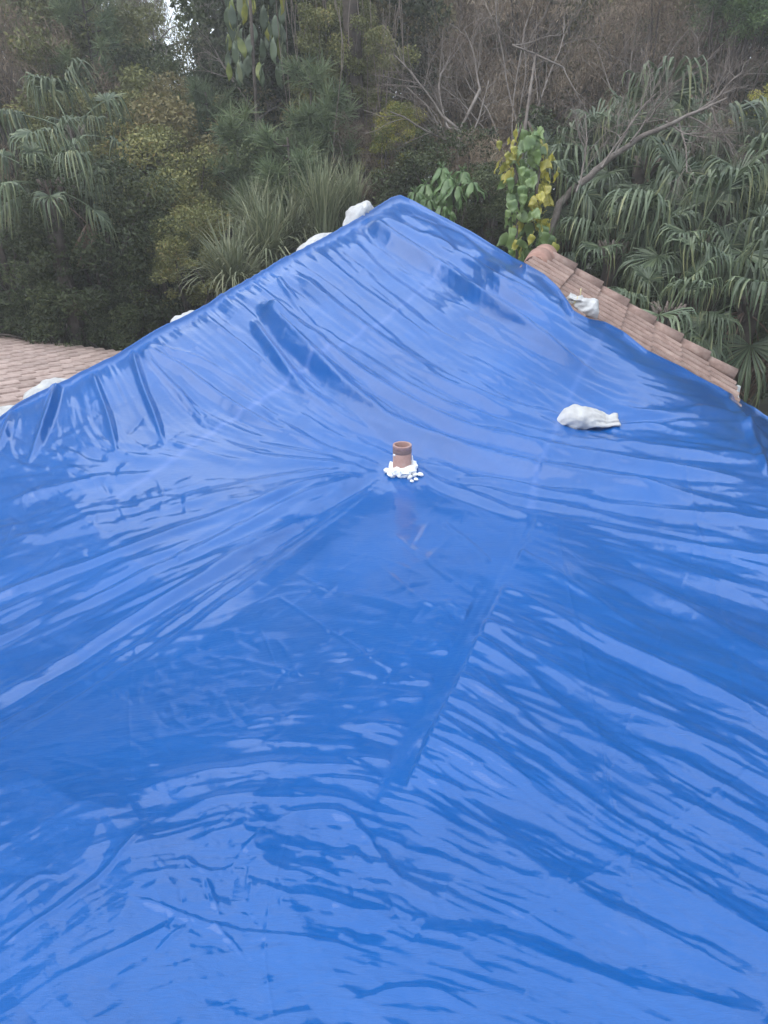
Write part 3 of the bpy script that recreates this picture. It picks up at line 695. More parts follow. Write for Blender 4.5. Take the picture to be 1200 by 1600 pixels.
link('gutter_end', mb.mesh('gutter_end', False), WMET, gut)
# left back slope: tiles run away from the camera down to a scalloped eave
NL = unit(LN); EL_ = unit(LE); bD = unit([NL[0], NL[1], -LK]); bN = np.cross(bD, np.array([-EL_[0], -EL_[1], 0])); bN = bN if bN[2] > 0 else -bN
bY = np.cross(bN, bD)
def n_of(u, v):
    t = t_plane(u, v, zL); p = at(u, v, t); return p[0]*NL[0]+p[1]*NL[1], p
c1, pL = n_of(0, 531); c2, pR = n_of(180, 553); EAVE_N = (c1+c2)/2
CLL, CPL = .42, .235
tL = roll_tile(CLL+.05, CPL, .045)
ORG = np.array([NL[0]*EAVE_N, NL[1]*EAVE_N, 0])      # foot of the eave line
s0 = (pR[0]*EL_[0]+pR[1]*EL_[1])                     # coordinate along the eave of the pixel (180, 553)
hipx = EDGE[:, 0] < 625; HP = np.array([at(u, v, t) for u, v, t in EDGE[hipx]])
hs = HP[:, :2]@EL_[:2]; hn = HP[:, :2]@NL[:2]; o_ = np.argsort(hs)
cnt = 0
for i in range(14):
    for j in range(-16, 26):
        s_ = s0+CPL*j; n_ = EAVE_N-CLL*(i+1)
        if n_ < np.interp(s_, hs[o_], hn[o_])-.25: continue
        p = np.array([EL_[0]*s_+NL[0]*n_, EL_[1]*s_+NL[1]*n_, 0]); p[2] = zL(p[0], p[1])
        uq, vq, dq = proj(p)
        if uq < -70 or uq > 330: continue
        if vq > np.interp(uq, EDGE[:, 0], EDGE[:, 1])+75: continue
        ax = unit(bD+bY*rsT.normal(0, .006))
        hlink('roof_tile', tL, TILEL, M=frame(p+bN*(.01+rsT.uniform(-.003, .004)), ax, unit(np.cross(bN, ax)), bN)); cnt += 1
print('left tiles', cnt)
mb = MB()
def lp(s_, n_, dz=0): p = np.array([EL_[0]*s_+NL[0]*n_, EL_[1]*s_+NL[1]*n_, 0]); p[2] = zL(p[0], p[1])+dz; return p
slab(mb, [lp(s0-7, EAVE_N-.03, -.03), lp(s0+7, EAVE_N-.03, -.03), lp(s0+7, 3.2, -.03), lp(s0-4.5, EAVE_N-2.6, -.03)], .06)
slab(mb, [lp(s0-7, EAVE_N-.03, -.15)]*0 or [np.array([-.2, 9.9, -1.0]), np.array([.8, 9.9, -1.0]), np.array([1.2, 12.2, -3.0]), np.array([-2.2, 12.2, -3.0])], .06)
hlink('roof_deck', mb.mesh('roof_deck', False), FELT, M=Matrix.Translation(Vector(UP-HO)))
mb = MB(); slab(mb, [lp(s0-6.9, EAVE_N-.06, -.10), lp(s0+6.9, EAVE_N-.06, -.10), lp(s0+6.9, EAVE_N-.09, -.10), lp(s0-6.9, EAVE_N-.09, -.10)], .2)
hlink('fascia', mb.mesh('fascia', False), WMET, M=Matrix.Translation(Vector(UP-HO)))
# stucco walls, set in from the eaves
def wall(a, b, z0, z1, th=.2):
    a = np.array(a, float); b = np.array(b, float); d = unit(np.r_[b-a, 0]); n = np.array([-d[1], d[0], 0]); mb = MB()
    A = [np.r_[a, 0], np.r_[b, 0]]; V = []
    for z in (z0, z1):
        for p in (A[0], A[1], A[1]+n*th, A[0]+n*th): V.append(p+np.array([0, 0, z]))
    mb.add(V, [[3, 2, 1, 0], [4, 5, 6, 7], [0, 1, 5, 4], [1, 2, 6, 5], [2, 3, 7, 6], [3, 0, 4, 7]])
    hlink('wall', mb.mesh('wall', False), STUC, M=Matrix.Translation(Vector(-HO)))
w0 = lp(s0-4.2, EAVE_N-.5); w1 = lp(s0+6.2, EAVE_N-.5)
wall(w0[:2], w1[:2], -.1, w0[2]+CAMZ-.12)
ge = RA+aD*(SLEN-.45)+eR*.12; gr = RA+eR*.12
wall((gr[0], gr[1]), (ge[0], ge[1]), -.1, ge[2]+CAMZ-.1)
# walls set in under the cloth along both sides and behind the viewer
def wall_under(path, drop=.22, th=.2):
    P_ = np.asarray(path, float); tg_ = nrm2(np.gradient(P_[:, :2], axis=0)); nn2 = np.stack([-tg_[:, 1], tg_[:, 0]], 1); Q_ = P_[:, :2]+nn2*th; n = len(P_); mb = MB()
    zt = np.minimum(S0(P_[:, 0], P_[:, 1]), S0(Q_[:, 0], Q_[:, 1]))+CAMZ-drop
    V = np.concatenate([np.c_[P_[:, :2], np.full(n, -.1)], np.c_[P_[:, :2], zt], np.c_[Q_, zt], np.c_[Q_, np.full(n, -.1)]]); i = np.arange(n-1); q = []
    for a, b_ in ((0, 1), (1, 2), (2, 3), (3, 0)): q.append(np.stack([a*n+i, a*n+i+1, b_*n+i+1, b_*n+i], 1))
    q.append(np.array([[0, n, 2*n, 3*n], [n-1, 2*n-1, 3*n-1, 4*n-1]])); mb.add(V, np.concatenate(q)); hlink('wall', mb.mesh('wall', False), STUC, M=Matrix.Translation(Vector(-HO)))
def nrm2(a): return a/np.linalg.norm(a, axis=-1, keepdims=True)
cR = ALL[6:, -22][::40]; cL = ALL[6:, 22][::40]; cN = ALL[-2][::40]
wall_under(cR); wall_under(cL); wall_under(cN[1:-1])

# ------------------------------------------------------------------ vent pipe with white sealant
m, nn, ll, b = new_mat('painted_pipe'); PIPE = m
tc_ = N(nn, 'ShaderNodeTexCoord'); n = N(nn, 'ShaderNodeTexNoise', Scale=14.0, Detail=7.0, Roughness=.7); ll.new(tc_.outputs['Object'], n.inputs['Vector'])
r = ramp(nn, [(.3, (.30, .17, .15)), (.52, (.38, .235, .21)), (.7, (.37, .29, .27)), (.85, (.46, .41, .38))]); ll.new(n.outputs['Fac'], r.inputs['Fac']); ll.new(r.outputs[0], b.inputs['Base Color']); b.inputs['Roughness'].default_value = .7
m, nn, ll, b = new_mat('worn_band'); BAND = m; b.inputs['Base Color'].default_value = (.20, .16, .16, 1); b.inputs['Roughness'].default_value = .8
n = N(nn, 'ShaderNodeTexNoise', Scale=30.0, Detail=6.0); r = ramp(nn, [(.35, (.17, .13, .13)), (.6, (.27, .17, .15)), (.75, (.36, .20, .17))]); ll.new(n.outputs['Fac'], r.inputs['Fac']); ll.new(r.outputs[0], b.inputs['Base Color'])
m, nn, ll, b = new_mat('white_foam'); FOAM = m; b.inputs['Base Color'].default_value = (.82, .82, .82, 1); b.inputs['Roughness'].default_value = .6
m, nn, ll, b = new_mat('dark_inside'); DARK = m; b.inputs['Base Color'].default_value = (.12, .07, .06, 1); b.inputs['Roughness'].default_value = .9
pp = tarp_at(628, 742); R_ = .5*29/F*5.3
vp = empty('vent_pipe', pp+UP, 'short reddish brown vent pipe poking up through the tarp, caked white at its foot', 'vent pipe')
def lathe(profile, k=28):
    a = np.arange(k)*2*PI/k; V = np.concatenate([np.stack([r*np.cos(a), r*np.sin(a), np.full(k, z)], 1) for r, z in profile]); n = len(profile); q = []
    for i in range(n-1):
        for j in range(k): q.append([i*k+j, i*k+(j+1) % k, (i+1)*k+(j+1) % k, (i+1)*k+j])
    mb = MB(); mb.add(V, q); return mb
HPI = .18
link('pipe', lathe([(R_*1.0, -.25), (R_*.985, HPI*.72), (R_*.97, HPI*.72)]).mesh('pipe'), PIPE, vp)
bnd = link('collar', lathe([(R_*.985, HPI*.70), (R_*.995, HPI*.71), (R_*.995, HPI*.86), (R_*.985, HPI*.87)]).mesh('collar'), BAND, vp)
link('rim', lathe([(R_*.985, HPI*.865), (R_*1.0, HPI*.87), (R_*1.0, HPI), (R_*.985, HPI+.004), (R_*.80, HPI+.004), (R_*.78, HPI), (R_*.78, -.02)]).mesh('rim'), PIPE, vp)
mb = lathe([(R_*.8, HPI*.45), (.001, HPI*.45)]); link('pipe_bore', mb.mesh('pipe_bore'), DARK, vp)
bm = bmesh.new(); bmesh.ops.create_icosphere(bm, subdivisions=2, radius=.011); me = bpy.data.meshes.new('paint_blob'); bm.to_mesh(me); bm.free()
link('paint_blob', me, FOAM, vp, loc=(-R_*.82, -R_*.58, HPI*.66), scale=(1.1, .5, .8))
# crumpled foam lumps around the foot, one knobbly mass and two loose bits
def lump_mesh(name, blobs, seed):
    rs_ = np.random.RandomState(seed); bm = bmesh.new()
    for (x, y, z, r) in blobs:
        ret = bmesh.ops.create_icosphere(bm, subdivisions=2, radius=r); ph = rs_.uniform(0, 6, 6)
        for v in ret['verts']:
            c = v.co; k = 1+.22*math.sin(c.x*90+ph[0])*math.sin(c.y*80+ph[1])+.18*math.sin(c.z*110+ph[2]+c.x*60)+rs_.uniform(-.08, .08)
            v.co = Vector((c.x*k+x, c.y*k+y, c.z*k*.8+z))
    me = bpy.data.meshes.new(name); bm.to_mesh(me); bm.free(); me.polygons.foreach_set('use_smooth', [False]*len(me.polygons)); return me
bl_ = []
rsF = np.random.RandomState(9)
for a in np.linspace(-PI*1.12, PI*.10, 15):
    rr_ = R_*(1.08+rsF.uniform(0, .3)); x, y = rr_*math.cos(a), rr_*math.sin(a)
    bl_.append((x, y, tarp_z(pp[0]+x, pp[1]+y)-pp[2]+.012+rsF.uniform(0, .028), rsF.uniform(.024, .038)))
for (x, y, r) in [(-.105, -.01, .026), (-.085, -.03, .02), (-.02, -.085, .026), (.02, -.095, .022), (.055, -.11, .02), (-.05, -.07, .026), (.09, -.085, .02), (.07, -.06, .022)]:
    bl_.append((x, y, tarp_z(pp[0]+x, pp[1]+y)-pp[2]+r*.5, r))
link('sealant', lump_mesh('sealant', bl_, 4), FOAM, vp)
for x, y, r in [(.128, -.085, .02), (.095, -.135, .015), (.066, -.155, .014)]:
    link('sealant_bit', lump_mesh('sealant_bit', [(0, 0, 0, r)], 5), FOAM, vp, loc=(x, y, tarp_z(pp[0]+x, pp[1]+y)-pp[2]+r*.5))
mb = MB(); mb.add([(.062, -.02, .0), (.082, -.05, -.015), (.098, -.045, -.01), (.07, -.01, .085), (.078, -.02, .075)], t=[[0, 1, 3], [1, 2, 4], [1, 4, 3], [2, 0, 3], [2, 3, 4]])
mb.tube([(.070, -.02, .11), (.078, -.03, .05), (.085, -.04, 0)], [.003, .006, .008], 5)
link('sealant_strip', mb.mesh('sealant_strip', False), FOAM, vp)

# ------------------------------------------------------------------ sandbags
m, nn, ll, b = new_mat('woven_sack'); SACK = m
tc_ = N(nn, 'ShaderNodeTexCoord'); n = N(nn, 'ShaderNodeTexNoise', Scale=12.0, Detail=6.0); ll.new(tc_.outputs['Object'], n.inputs['Vector'])
r = ramp(nn, [(.3, (.48, .47, .46)), (.6, (.66, .66, .66))]); ll.new(n.outputs['Fac'], r.inputs['Fac']); ll.new(r.outputs[0], b.inputs['Base Color']); b.inputs['Roughness'].default_value = .55
w1 = N(nn, 'ShaderNodeTexWave', Scale=90.0, bands_direction='X'); ll.new(tc_.outputs['Object'], w1.inputs['Vector'])
w2 = N(nn, 'ShaderNodeTexNoise', Scale=30.0, Detail=4.0); ll.new(tc_.outputs['Object'], w2.inputs['Vector'])
aa = N(nn, 'ShaderNodeMath', operation='MULTIPLY_ADD'); ll.new(w1.outputs['Fac'], aa.inputs[0]); aa.inputs[1].default_value = .15; ll.new(w2.outputs['Fac'], aa.inputs[2])
bp = N(nn, 'ShaderNodeBump', Strength=.9, Distance=.012); ll.new(aa.outputs[0], bp.inputs['Height']); ll.new(bp.outputs[0], b.inputs['Normal'])
m, nn, ll, b = new_mat('yellow_string'); STR = m; b.inputs['Base Color'].default_value = (.55, .48, .25, 1)
def sack(L, W, Hh, neck=True, ears=0.0, seed=1):
    """filled sack lying along +x, resting on z=0; gathered neck and ruffled tail at +x"""
    rs_ = np.random.RandomState(seed); nx, nk = 34, 36; V = []; prof = []
    xs = np.linspace(0, 1, nx)
    for s_ in xs:
        if neck:
            f = float(np.interp(s_, [0, .05, .15, .28, .40, .52, .62, .72, .80, .88, 1], [.06, .30, .72, .97, 1.0, .86, .80, .74, .62, .56, .60]))
        else:
            f = (1-abs(2*s_-1)**3.2)**.6 if 0 < s_ < 1 else .06
        prof.append(max(f, .05))
    ph = rs_.uniform(0, 6.28, 8)
    for s_, f in zip(xs, prof):
        tail = neck and s_ > .6; ta = np.clip((s_-.48)/.3, 0, 1) if neck else 0
        for j in range(nk):
            a = 2*PI*j/nk; c, s2 = math.cos(a), math.sin(a)
            c_ = np.sign(c)*abs(c)**.8; s_2 = np.sign(s2)*abs(s2)**.85
            rf = 1+.045*math.sin(5*s_*6+ph[0]+2*a)+.04*math.sin(3*a+ph[1]+9*s_)+.03*math.sin(7*a+ph[6]+23*s_)+.02*math.sin(13*a-31*s_+ph[7])+ta*(.17*math.sin(5*a+ph[2]+s_*4)+.13*math.sin(9*a+ph[3]+s_*11)+.08*math.sin(s_*40+2*a))
            y = W/2*f*c_*rf; hz = Hh*f*(1 if not tail else (1-.25*ta)); z = hz*.5*(1+s_2*rf)
            if tail: z += ta*.02
            e_ = ears*(max(0, 1-s_*6)+(0 if neck else max(0, s_*6-5)))*max(0, c_)**3
            V.append((L*(s_-.5)+.012*math.sin(3*a+ph[4])*f+(-e_*.5 if s_ < .5 else e_*.5), y+e_, max(z, .0)+.006*math.sin(s_*14+ph[5])))
    mb = MB(); idx_ = np.arange(nx*nk).reshape(nx, nk); i2 = np.roll(idx_, -1, 1)
    mb.add(V, np.stack([idx_[:-1], i2[:-1], i2[1:], idx_[1:]], -1).reshape(-1, 4))
    n0 = mb.n; mb.v.append(np.array([[-L*.505, 0, Hh*prof[0]*.5], [L*(.47 if neck else .505), 0, Hh*prof[-1]*.5]])); mb.n += 2
    mb.t.append(np.array([[n0, (j+1) % nk, j] for j in range(nk)]+[[n0+1, (nx-1)*nk+j, (nx-1)*nk+(j+1) % nk] for j in range(nk)]))
    return mb.mesh('sack')
def place_bag(p, xdir, up, L, W, Hh, label, neck=True, ears=0., seed=1, tie=None):
    xd = unit(xdir); up = unit(np.asarray(up, float)-xd*(np.asarray(up)@xd)); yd = np.cross(up, xd)
    root = empty('sandbag', (0, 0, 0), label, 'sandbag', 'white sandbags weighing down the tarp'); o = p+UP
    root.matrix_world = Matrix(((xd[0], yd[0], up[0], o[0]), (xd[1], yd[1], up[1], o[1]), (xd[2], yd[2], up[2], o[2]), (0, 0, 0, 1)))
    link('sack', sack(L, W, Hh, neck, ears, seed), SACK, root)
    if neck:
        mb = MB(); a = np.linspace(0, 2*PI, 20); r_y, r_z = W*.5*.56, Hh*.5*.5
        mb.tube(np.stack([np.full(20, L*.30), r_y*np.cos(a)*1.1, Hh*.23+.02+r_z*np.sin(a)*1.1], 1), .004, 5, False)
        if tie: mb.tube([(L*.22, -.02, .09), (L*.26, -.05, .12), (L*.3, -.03, .15), (L*.34, -.07, .17)], .005, 5)
        link('string', mb.mesh('string'), STR if tie else SACK, root)
    return root
def tnorm(x, y):
    h = .06; return unit([-(S0(x+h, y)-S0(x-h, y))/(2*h), -(S0(x, y+h)-S0(x, y-h))/(2*h), 1])
# the one lying out on the cloth
p = tarp_at(914, 662); nrm1 = tnorm(p[0], p[1]); k_s = 6.2/F
place_bag(p-nrm1*.012, np.array([1, -.10, -.02]), nrm1, .48, .25, .155, 'white sandbag with its neck tied off, lying alone out on the blue tarp', True, 0, 3)
# beside the bare tiles
t_ = t_plane(912, 490, zR); p = at(908, 487, t_-.10)
place_bag(p-aN*.01, -aD*1.0+aE*.1, aN, .36, .23, .17, 'white sandbag with yellow tie string, lying on bare tiles at the tarp edge', True, 0, 5, True)
# along the left hip
def hip_pt(u, back, dz):
    v = np.interp(u, EDGE[:, 0], EDGE[:, 1]); t = np.interp(u, EDGE[:, 0], EDGE[:, 2]); d = 6
    a = at(u-8, np.interp(u-8, EDGE[:, 0], EDGE[:, 1]), np.interp(u-8, EDGE[:, 0], EDGE[:, 2])); b_ = at(u+8, np.interp(u+8, EDGE[:, 0], EDGE[:, 1]), np.interp(u+8, EDGE[:, 0], EDGE[:, 2]))
    al = unit(b_-a); nb = unit([-al[1], al[0], 0]); return at(u, v, t)+nb*back+np.array([0, 0, dz]), al, nb
for (u, back, dz, L, W, Hh, lab, neck, ears, sd_, upt) in [
    (10, .12, -.17, .55, .26, .15, 'white sandbag barely showing at the left border of the photo, lowest on the hip', False, 0, 11, .2),
    (84, .11, -.15, .52, .26, .165, 'fat white sandbag on the left hip in front of the pink tiled slope', False, 0, 12, .2),
    (300, .10, -.165, .42, .24, .15, 'small white sandbag peeking over the middle of the left hip before dark bushes', False, 0, 13, .2),
    (508, .11, -.155, .68, .25, .155, 'long white sandbag on the left hip below the grey green grass clump', False, 0, 14, .25),
    (578, .12, -.10, .44, .30, .18, 'white sandbag with pointed corners, highest one, right beside the roof peak', False, .09, 15, .3)]:
    p, al, nb = hip_pt(u, back, dz)
    place_bag(p, al, np.array([0, 0, 1])+nb*upt, L, W, Hh, lab, neck, ears, sd_)
# ------------------------------------------------------------------ ground and forest
def leaf_mat(name, stops, rough=.55, nscale=.6, transl=.25, spec=.4):
    m, nn, ll, b = new_mat(name); a = N(nn, 'ShaderNodeAttribute', attribute_name='tint'); oi = N(nn, 'ShaderNodeObjectInfo'); tc = N(nn, 'ShaderNodeTexCoord')
    n = N(nn, 'ShaderNodeTexNoise', Scale=nscale, Detail=3.0); ll.new(tc.outputs['Object'], n.inputs['Vector'])
    x = N(nn, 'ShaderNodeMath', operation='MULTIPLY_ADD'); ll.new(n.outputs['Fac'], x.inputs[0]); x.inputs[1].default_value = .9; ll.new(a.outputs['Fac'], x.inputs[2])
    y = N(nn, 'ShaderNodeMath', operation='SUBTRACT'); ll.new(x.outputs[0], y.inputs[0]); y.inputs[1].default_value = .45
    r = ramp(nn, stops); ll.new(y.outputs[0], r.inputs['Fac'])
    hs = N(nn, 'ShaderNodeHueSaturation'); mr = N(nn, 'ShaderNodeMapRange'); mr.inputs['To Min'].default_value = .8; mr.inputs['To Max'].default_value = 1.2
    ll.new(oi.outputs['Random'], mr.inputs['Value']); ll.new(mr.outputs[0], hs.inputs['Value']); ll.new(r.outputs[0], hs.inputs['Color'])
    ll.new(hs.outputs[0], b.inputs['Base Color']); b.inputs['Roughness'].default_value = rough; b.inputs['Specular IOR Level'].default_value = spec
    if transl:
        out = nn['Material Output']; tr = N(nn, 'ShaderNodeBsdfTranslucent'); mxs = N(nn, 'ShaderNodeMixShader'); mxs.inputs[0].default_value = transl
        ll.new(hs.outputs[0], tr.inputs['Color']); ll.new(b.outputs[0], mxs.inputs[1]); ll.new(tr.outputs[0], mxs.inputs[2]); ll.new(mxs.outputs[0], out.inputs['Surface'])
    return m
G_DARK = leaf_mat('leaf_dark', [(.1, (0.031, 0.042, 0.018)), (.5, (0.064, 0.087, 0.033)), (.9, (0.132, 0.154, 0.062))])
G_MID = leaf_mat('leaf_mid', [(.1, (0.095, 0.103, 0.037)), (.5, (0.168, 0.176, 0.062)), (.85, (0.274, 0.259, 0.094)), (1, (0.356, 0.268, 0.110))])
G_OLIVE = leaf_mat('leaf_olive', [(.1, (0.131, 0.108, 0.048)), (.45, (0.238, 0.206, 0.090)), (.8, (0.334, 0.281, 0.123)), (1, (0.380, 0.259, 0.147))])
G_WISP = leaf_mat('leaf_wispy', [(.1, (0.155, 0.168, 0.077)), (.5, (0.251, 0.270, 0.129)), (.9, (0.356, 0.360, 0.180))])
G_BROWN = leaf_mat('dry_foliage', [(.1, (0.142, 0.103, 0.073)), (.5, (0.262, 0.197, 0.138)), (.9, (0.372, 0.298, 0.215))], .8)
G_PALE = leaf_mat('blade_pale', [(.1, (0.107, 0.129, 0.068)), (.5, (0.179, 0.202, 0.118)), (.9, (0.286, 0.291, 0.174))])
G_PALM = leaf_mat('palm_green', [(.1, (0.054, 0.083, 0.048)), (.5, (0.101, 0.135, 0.077)), (.8, (0.155, 0.195, 0.106)), (1, (0.279, 0.285, 0.138))], .42, 1.5, .2, .55)
G_DEAD = leaf_mat('palm_dead', [(.1, (0.090, 0.056, 0.037)), (.5, (0.179, 0.112, 0.081)), (.9, (0.282, 0.200, 0.150))], .8)
G_PINE = leaf_mat('needle', [(.1, (0.079, 0.113, 0.059)), (.5, (0.137, 0.184, 0.095)), (.9, (0.216, 0.259, 0.129))])
G_BIG = leaf_mat('broad_leaf', [(.1, (0.054, 0.112, 0.035)), (.5, (0.116, 0.195, 0.062)), (.9, (0.217, 0.300, 0.106))], .35, 3., .25, .6)
G_YEL = leaf_mat('yellow_leaf', [(.1, (.10, .15, .03)), (.45, (.22, .24, .045)), (.75, (.42, .38, .06)), (1, (.5, .42, .08))], .38, 5., .25, .6)
def bark_mat(name, c1, c2, c3, sc=6.):
    m, nn, ll, b = new_mat(name); tc = N(nn, 'ShaderNodeTexCoord'); n = N(nn, 'ShaderNodeTexNoise', Scale=sc, Detail=7.0, Roughness=.7); ll.new(tc.outputs['Object'], n.inputs['Vector'])
    r = ramp(nn, [(.3, c1), (.5, c2), (.7, c3)]); ll.new(n.outputs['Fac'], r.inputs['Fac']); ll.new(r.outputs[0], b.inputs['Base Color']); b.inputs['Roughness'].default_value = .9
    bp = N(nn, 'ShaderNodeBump', Strength=.6, Distance=.02); ll.new(n.outputs['Fac'], bp.inputs['Height']); ll.new(bp.outputs[0], b.inputs['Normal']); return m
BARK = bark_mat('bark_brown', (.03, .024, .02), (.07, .055, .045), (.12, .10, .085))
BARKG = bark_mat('bark_grey', (.10, .08, .07), (.19, .16, .14), (.28, .25, .225))
BARKT = bark_mat('twig_brown', (.12, .09, .075), (.20, .16, .135), (.30, .255, .225), 2.)

m, nn, ll, b = new_mat('forest_floor'); FLOOR = m; tc_ = N(nn, 'ShaderNodeTexCoord')
n = N(nn, 'ShaderNodeTexNoise', Scale=.8, Detail=9.0, Roughness=.7); ll.new(tc_.outputs['Object'], n.inputs['Vector'])
r = ramp(nn, [(.35, (.03, .026, .018)), (.5, (.055, .05, .03)), (.65, (.06, .075, .03))]); ll.new(n.outputs['Fac'], r.inputs['Fac']); ll.new(r.outputs[0], b.inputs['Base Color']); b.inputs['Roughness'].default_value = .95
bp = N(nn, 'ShaderNodeBump', Strength=.8, Distance=.1); ll.new(n.outputs['Fac'], bp.inputs['Height']); ll.new(bp.outputs[0], b.inputs['Normal'])
gx, gy = np.meshgrid(np.linspace(-1, 1, 90), np.linspace(-1, 1, 90)); gx = np.sign(gx)*abs(gx)**2.2*120; gy = np.sign(gy)*abs(gy)**2.2*120
gz = (.15*np.sin(gx*.5)*np.sin(gy*.37)+.08*np.sin(gx*1.3+gy))*np.clip((np.hypot(gx, gy-3)-13)/6, 0, 1)-.02
idx = np.arange(8100).reshape(90, 90)
ground = link('ground', mesh_np('ground', np.stack([gx, gy, gz], -1).reshape(-1, 3), np.stack([idx[:-1, :-1], idx[:-1, 1:], idx[1:, 1:], idx[1:, :-1]], -1).reshape(-1, 4)), FLOOR); tag(ground, kind='structure')

def nrmz(a): return a/(np.linalg.norm(a, axis=-1, keepdims=True)+1e-9)
def leaves(C_, L, W, rs_, up=.5, hang=0., fold_=.18):
    """leaf rhombi at centres C_; up = how much they face the sky; hang = how much they point down"""
    n = len(C_); L = L*rs_.uniform(.65, 1.35, n)[:, None]; W = W*rs_.uniform(.7, 1.3, n)[:, None]
    nr = nrmz(rs_.normal(size=(n, 3))+np.array([0, 0, up*2])); d = nrmz(rs_.normal(size=(n, 3))+np.array([0, 0, -hang*2.5])); d = nrmz(d-nr*(d*nr).sum(1, keepdims=True)); s = np.cross(nr, d)
    a = C_-d*L*.5; b_ = C_+d*L*.5; l = C_-d*L*.08+s*W*.5+nr*W*fold_; r_ = C_-d*L*.08-s*W*.5+nr*W*fold_
    V = np.stack([a, l, b_, r_], 1).reshape(-1, 3); return V, np.arange(n*4).reshape(n, 4)
def with_tint(me, per_leaf, k, rs_, base=None):
    t = rs_.uniform(0, 1, per_leaf) if base is None else np.clip(base+rs_.normal(0, .16, per_leaf), 0, 1)
    at_ = me.attributes.new('tint', 'FLOAT', 'POINT'); v = np.zeros(len(me.vertices), np.float32); v[:per_leaf*k] = np.repeat(t, k); at_.data.foreach_set('value', v); return me
def crown_mesh(name, rx, rz, nclump, nleaf, L, W, seed, up=.5, hang=0., cr=.9, flat=.7, hollow=.25, bottom=-1.):
    """crown centred on the origin: lumps of leaves on an uneven ellipsoid, denser outside, gaps between"""
    rs_ = np.random.RandomState(seed); ph = rs_.uniform(0, 6.28, 6)
    d = nrmz(rs_.normal(size=(nclump*2, 3))); d = d[d[:, 2] > bottom][:nclump]; nclump = len(d); az = np.arctan2(d[:, 1], d[:, 0])
    lob = 1+.22*np.sin(3*az+ph[0])+.16*np.sin(5*az+ph[1]+3*d[:, 2])+.15*np.sin(4*d[:, 2]+ph[2])
    rad = rs_.uniform(hollow, 1, nclump)**.45*lob
    cc = d*rad[:, None]*np.array([rx, rx, rz]); sz = cr*rs_.uniform(.5, 1.3, nclump)
    ci = rs_.choice(nclump, nleaf, p=sz**2/np.sum(sz**2)); g = rs_.normal(size=(nleaf, 3)); g = nrmz(g)*rs_.uniform(.15, 1, nleaf)[:, None]**.5
    g[:, 2] *= flat; g[:, 2] -= hang*rs_.uniform(0, 1.1, nleaf)**2*1.1
    C_ = cc[ci]+g*sz[ci][:, None]
    V, q = leaves(C_, L, W, rs_, up, hang); me = mesh_np(name, V, q, False)
    base = rs_.uniform(.25, .75, nclump)[ci]
    with_tint(me, nleaf, 4, rs_, base); return me, cc, sz
def trunk_mesh(name, h, r0, cc, zc, seed, lean=0., nb=16):
    """tapered trunk to height h with limbs reaching towards some of the clumps (given relative to zc)"""
    rs_ = np.random.RandomState(seed); mb = MB(); n = 10; s = np.linspace(0, 1, n)
    ax = np.stack([lean*s**2*h+.18*np.sin(s*4+seed), .15*np.sin(s*3.1+seed*2), s*h-.1], 1); mb.tube(ax, r0*(1-.8*s)+.015, 8)
    for c in cc[rs_.permutation(len(cc))[:nb]]:
        c = c+np.array([0, 0, zc]); z0 = np.clip(c[2]*rs_.uniform(.45, .75), .1*h, .9*h); k = z0/h; st = np.array([np.interp(k, s, ax[:, i]) for i in range(3)])
        m_ = (st+c)/2+rs_.normal(0, .25, 3)+np.array([0, 0, -.15]); t = np.linspace(0, 1, 7)[:, None]
        mb.tube(st*(1-t)**2+2*m_*t*(1-t)+c*t*t, np.linspace(r0*(1-.8*k)*.5+.01, .012, 7), 5)
    return mb.mesh(name)
PROTO = {}
def proto(key, **kw):
    me, cc, sz = crown_mesh('crown', **kw); PROTO[key] = (me, cc, kw); return me
proto('oak', rx=2.6, rz=2.6, nclump=90, nleaf=30000, L=.13, W=.07, seed=1, cr=.62, up=.6)
proto('bush', rx=1.5, rz=1.35, nclump=60, nleaf=15000, L=.085, W=.045, seed=2, cr=.42, up=.5)
proto('wisp', rx=2.4, rz=3.6, nclump=110, nleaf=32000, L=.20, W=.028, seed=3, cr=.62, up=.1, hang=.8)
proto('vine', rx=2.2, rz=3.2, nclump=120, nleaf=32000, L=.12, W=.075, seed=4, cr=.5, up=.3, hang=.45)
proto('dry', rx=2.3, rz=3.0, nclump=100, nleaf=24000, L=.17, W=.022, seed=5, cr=.6, up=.0, hang=.7)
proto('tall', rx=2.3, rz=4.6, nclump=130, nleaf=36000, L=.13, W=.06, seed=6, cr=.6, up=.5, hang=.1)
TR = {}
def add_tree(name, u, v, t, key, mat, sc, label, cat='tree', rz=None, zs=1.0, group='trees of the forest wall', bark=BARK, tr=.16):
    """crown centre seen at pixel (u, v), depth t; the trunk stands on the ground below it"""
    p = at(u, v, t)+UP; me, cc, kw = PROTO[key]; H_ = p[2]; rz = RS.uniform(0, 6.28) if rz is None else rz
    root = empty(name, (p[0], p[1], 0), label, cat, group, (0, 0, rz))
    c = link('crown', me if len(me.materials) == 0 or me.materials[0] == mat else me, None, root, (0, 0, H_), None, (sc, sc, sc*zs))
    if len(me.materials) == 0: me.materials.append(mat)
    if me.materials[0] != mat:
        c.material_slots[0].link = 'OBJECT'; c.material_slots[0].material = mat
    kk = (key, round(H_), round(sc, 1))
    if kk not in TR: TR[kk] = trunk_mesh('trunk', H_+kw['rz']*sc*.5, tr*(.6+.5*sc), cc*np.array([sc, sc, sc*zs]), H_, len(TR)+3)
    link('trunk', TR[kk], bark, root)
    return root
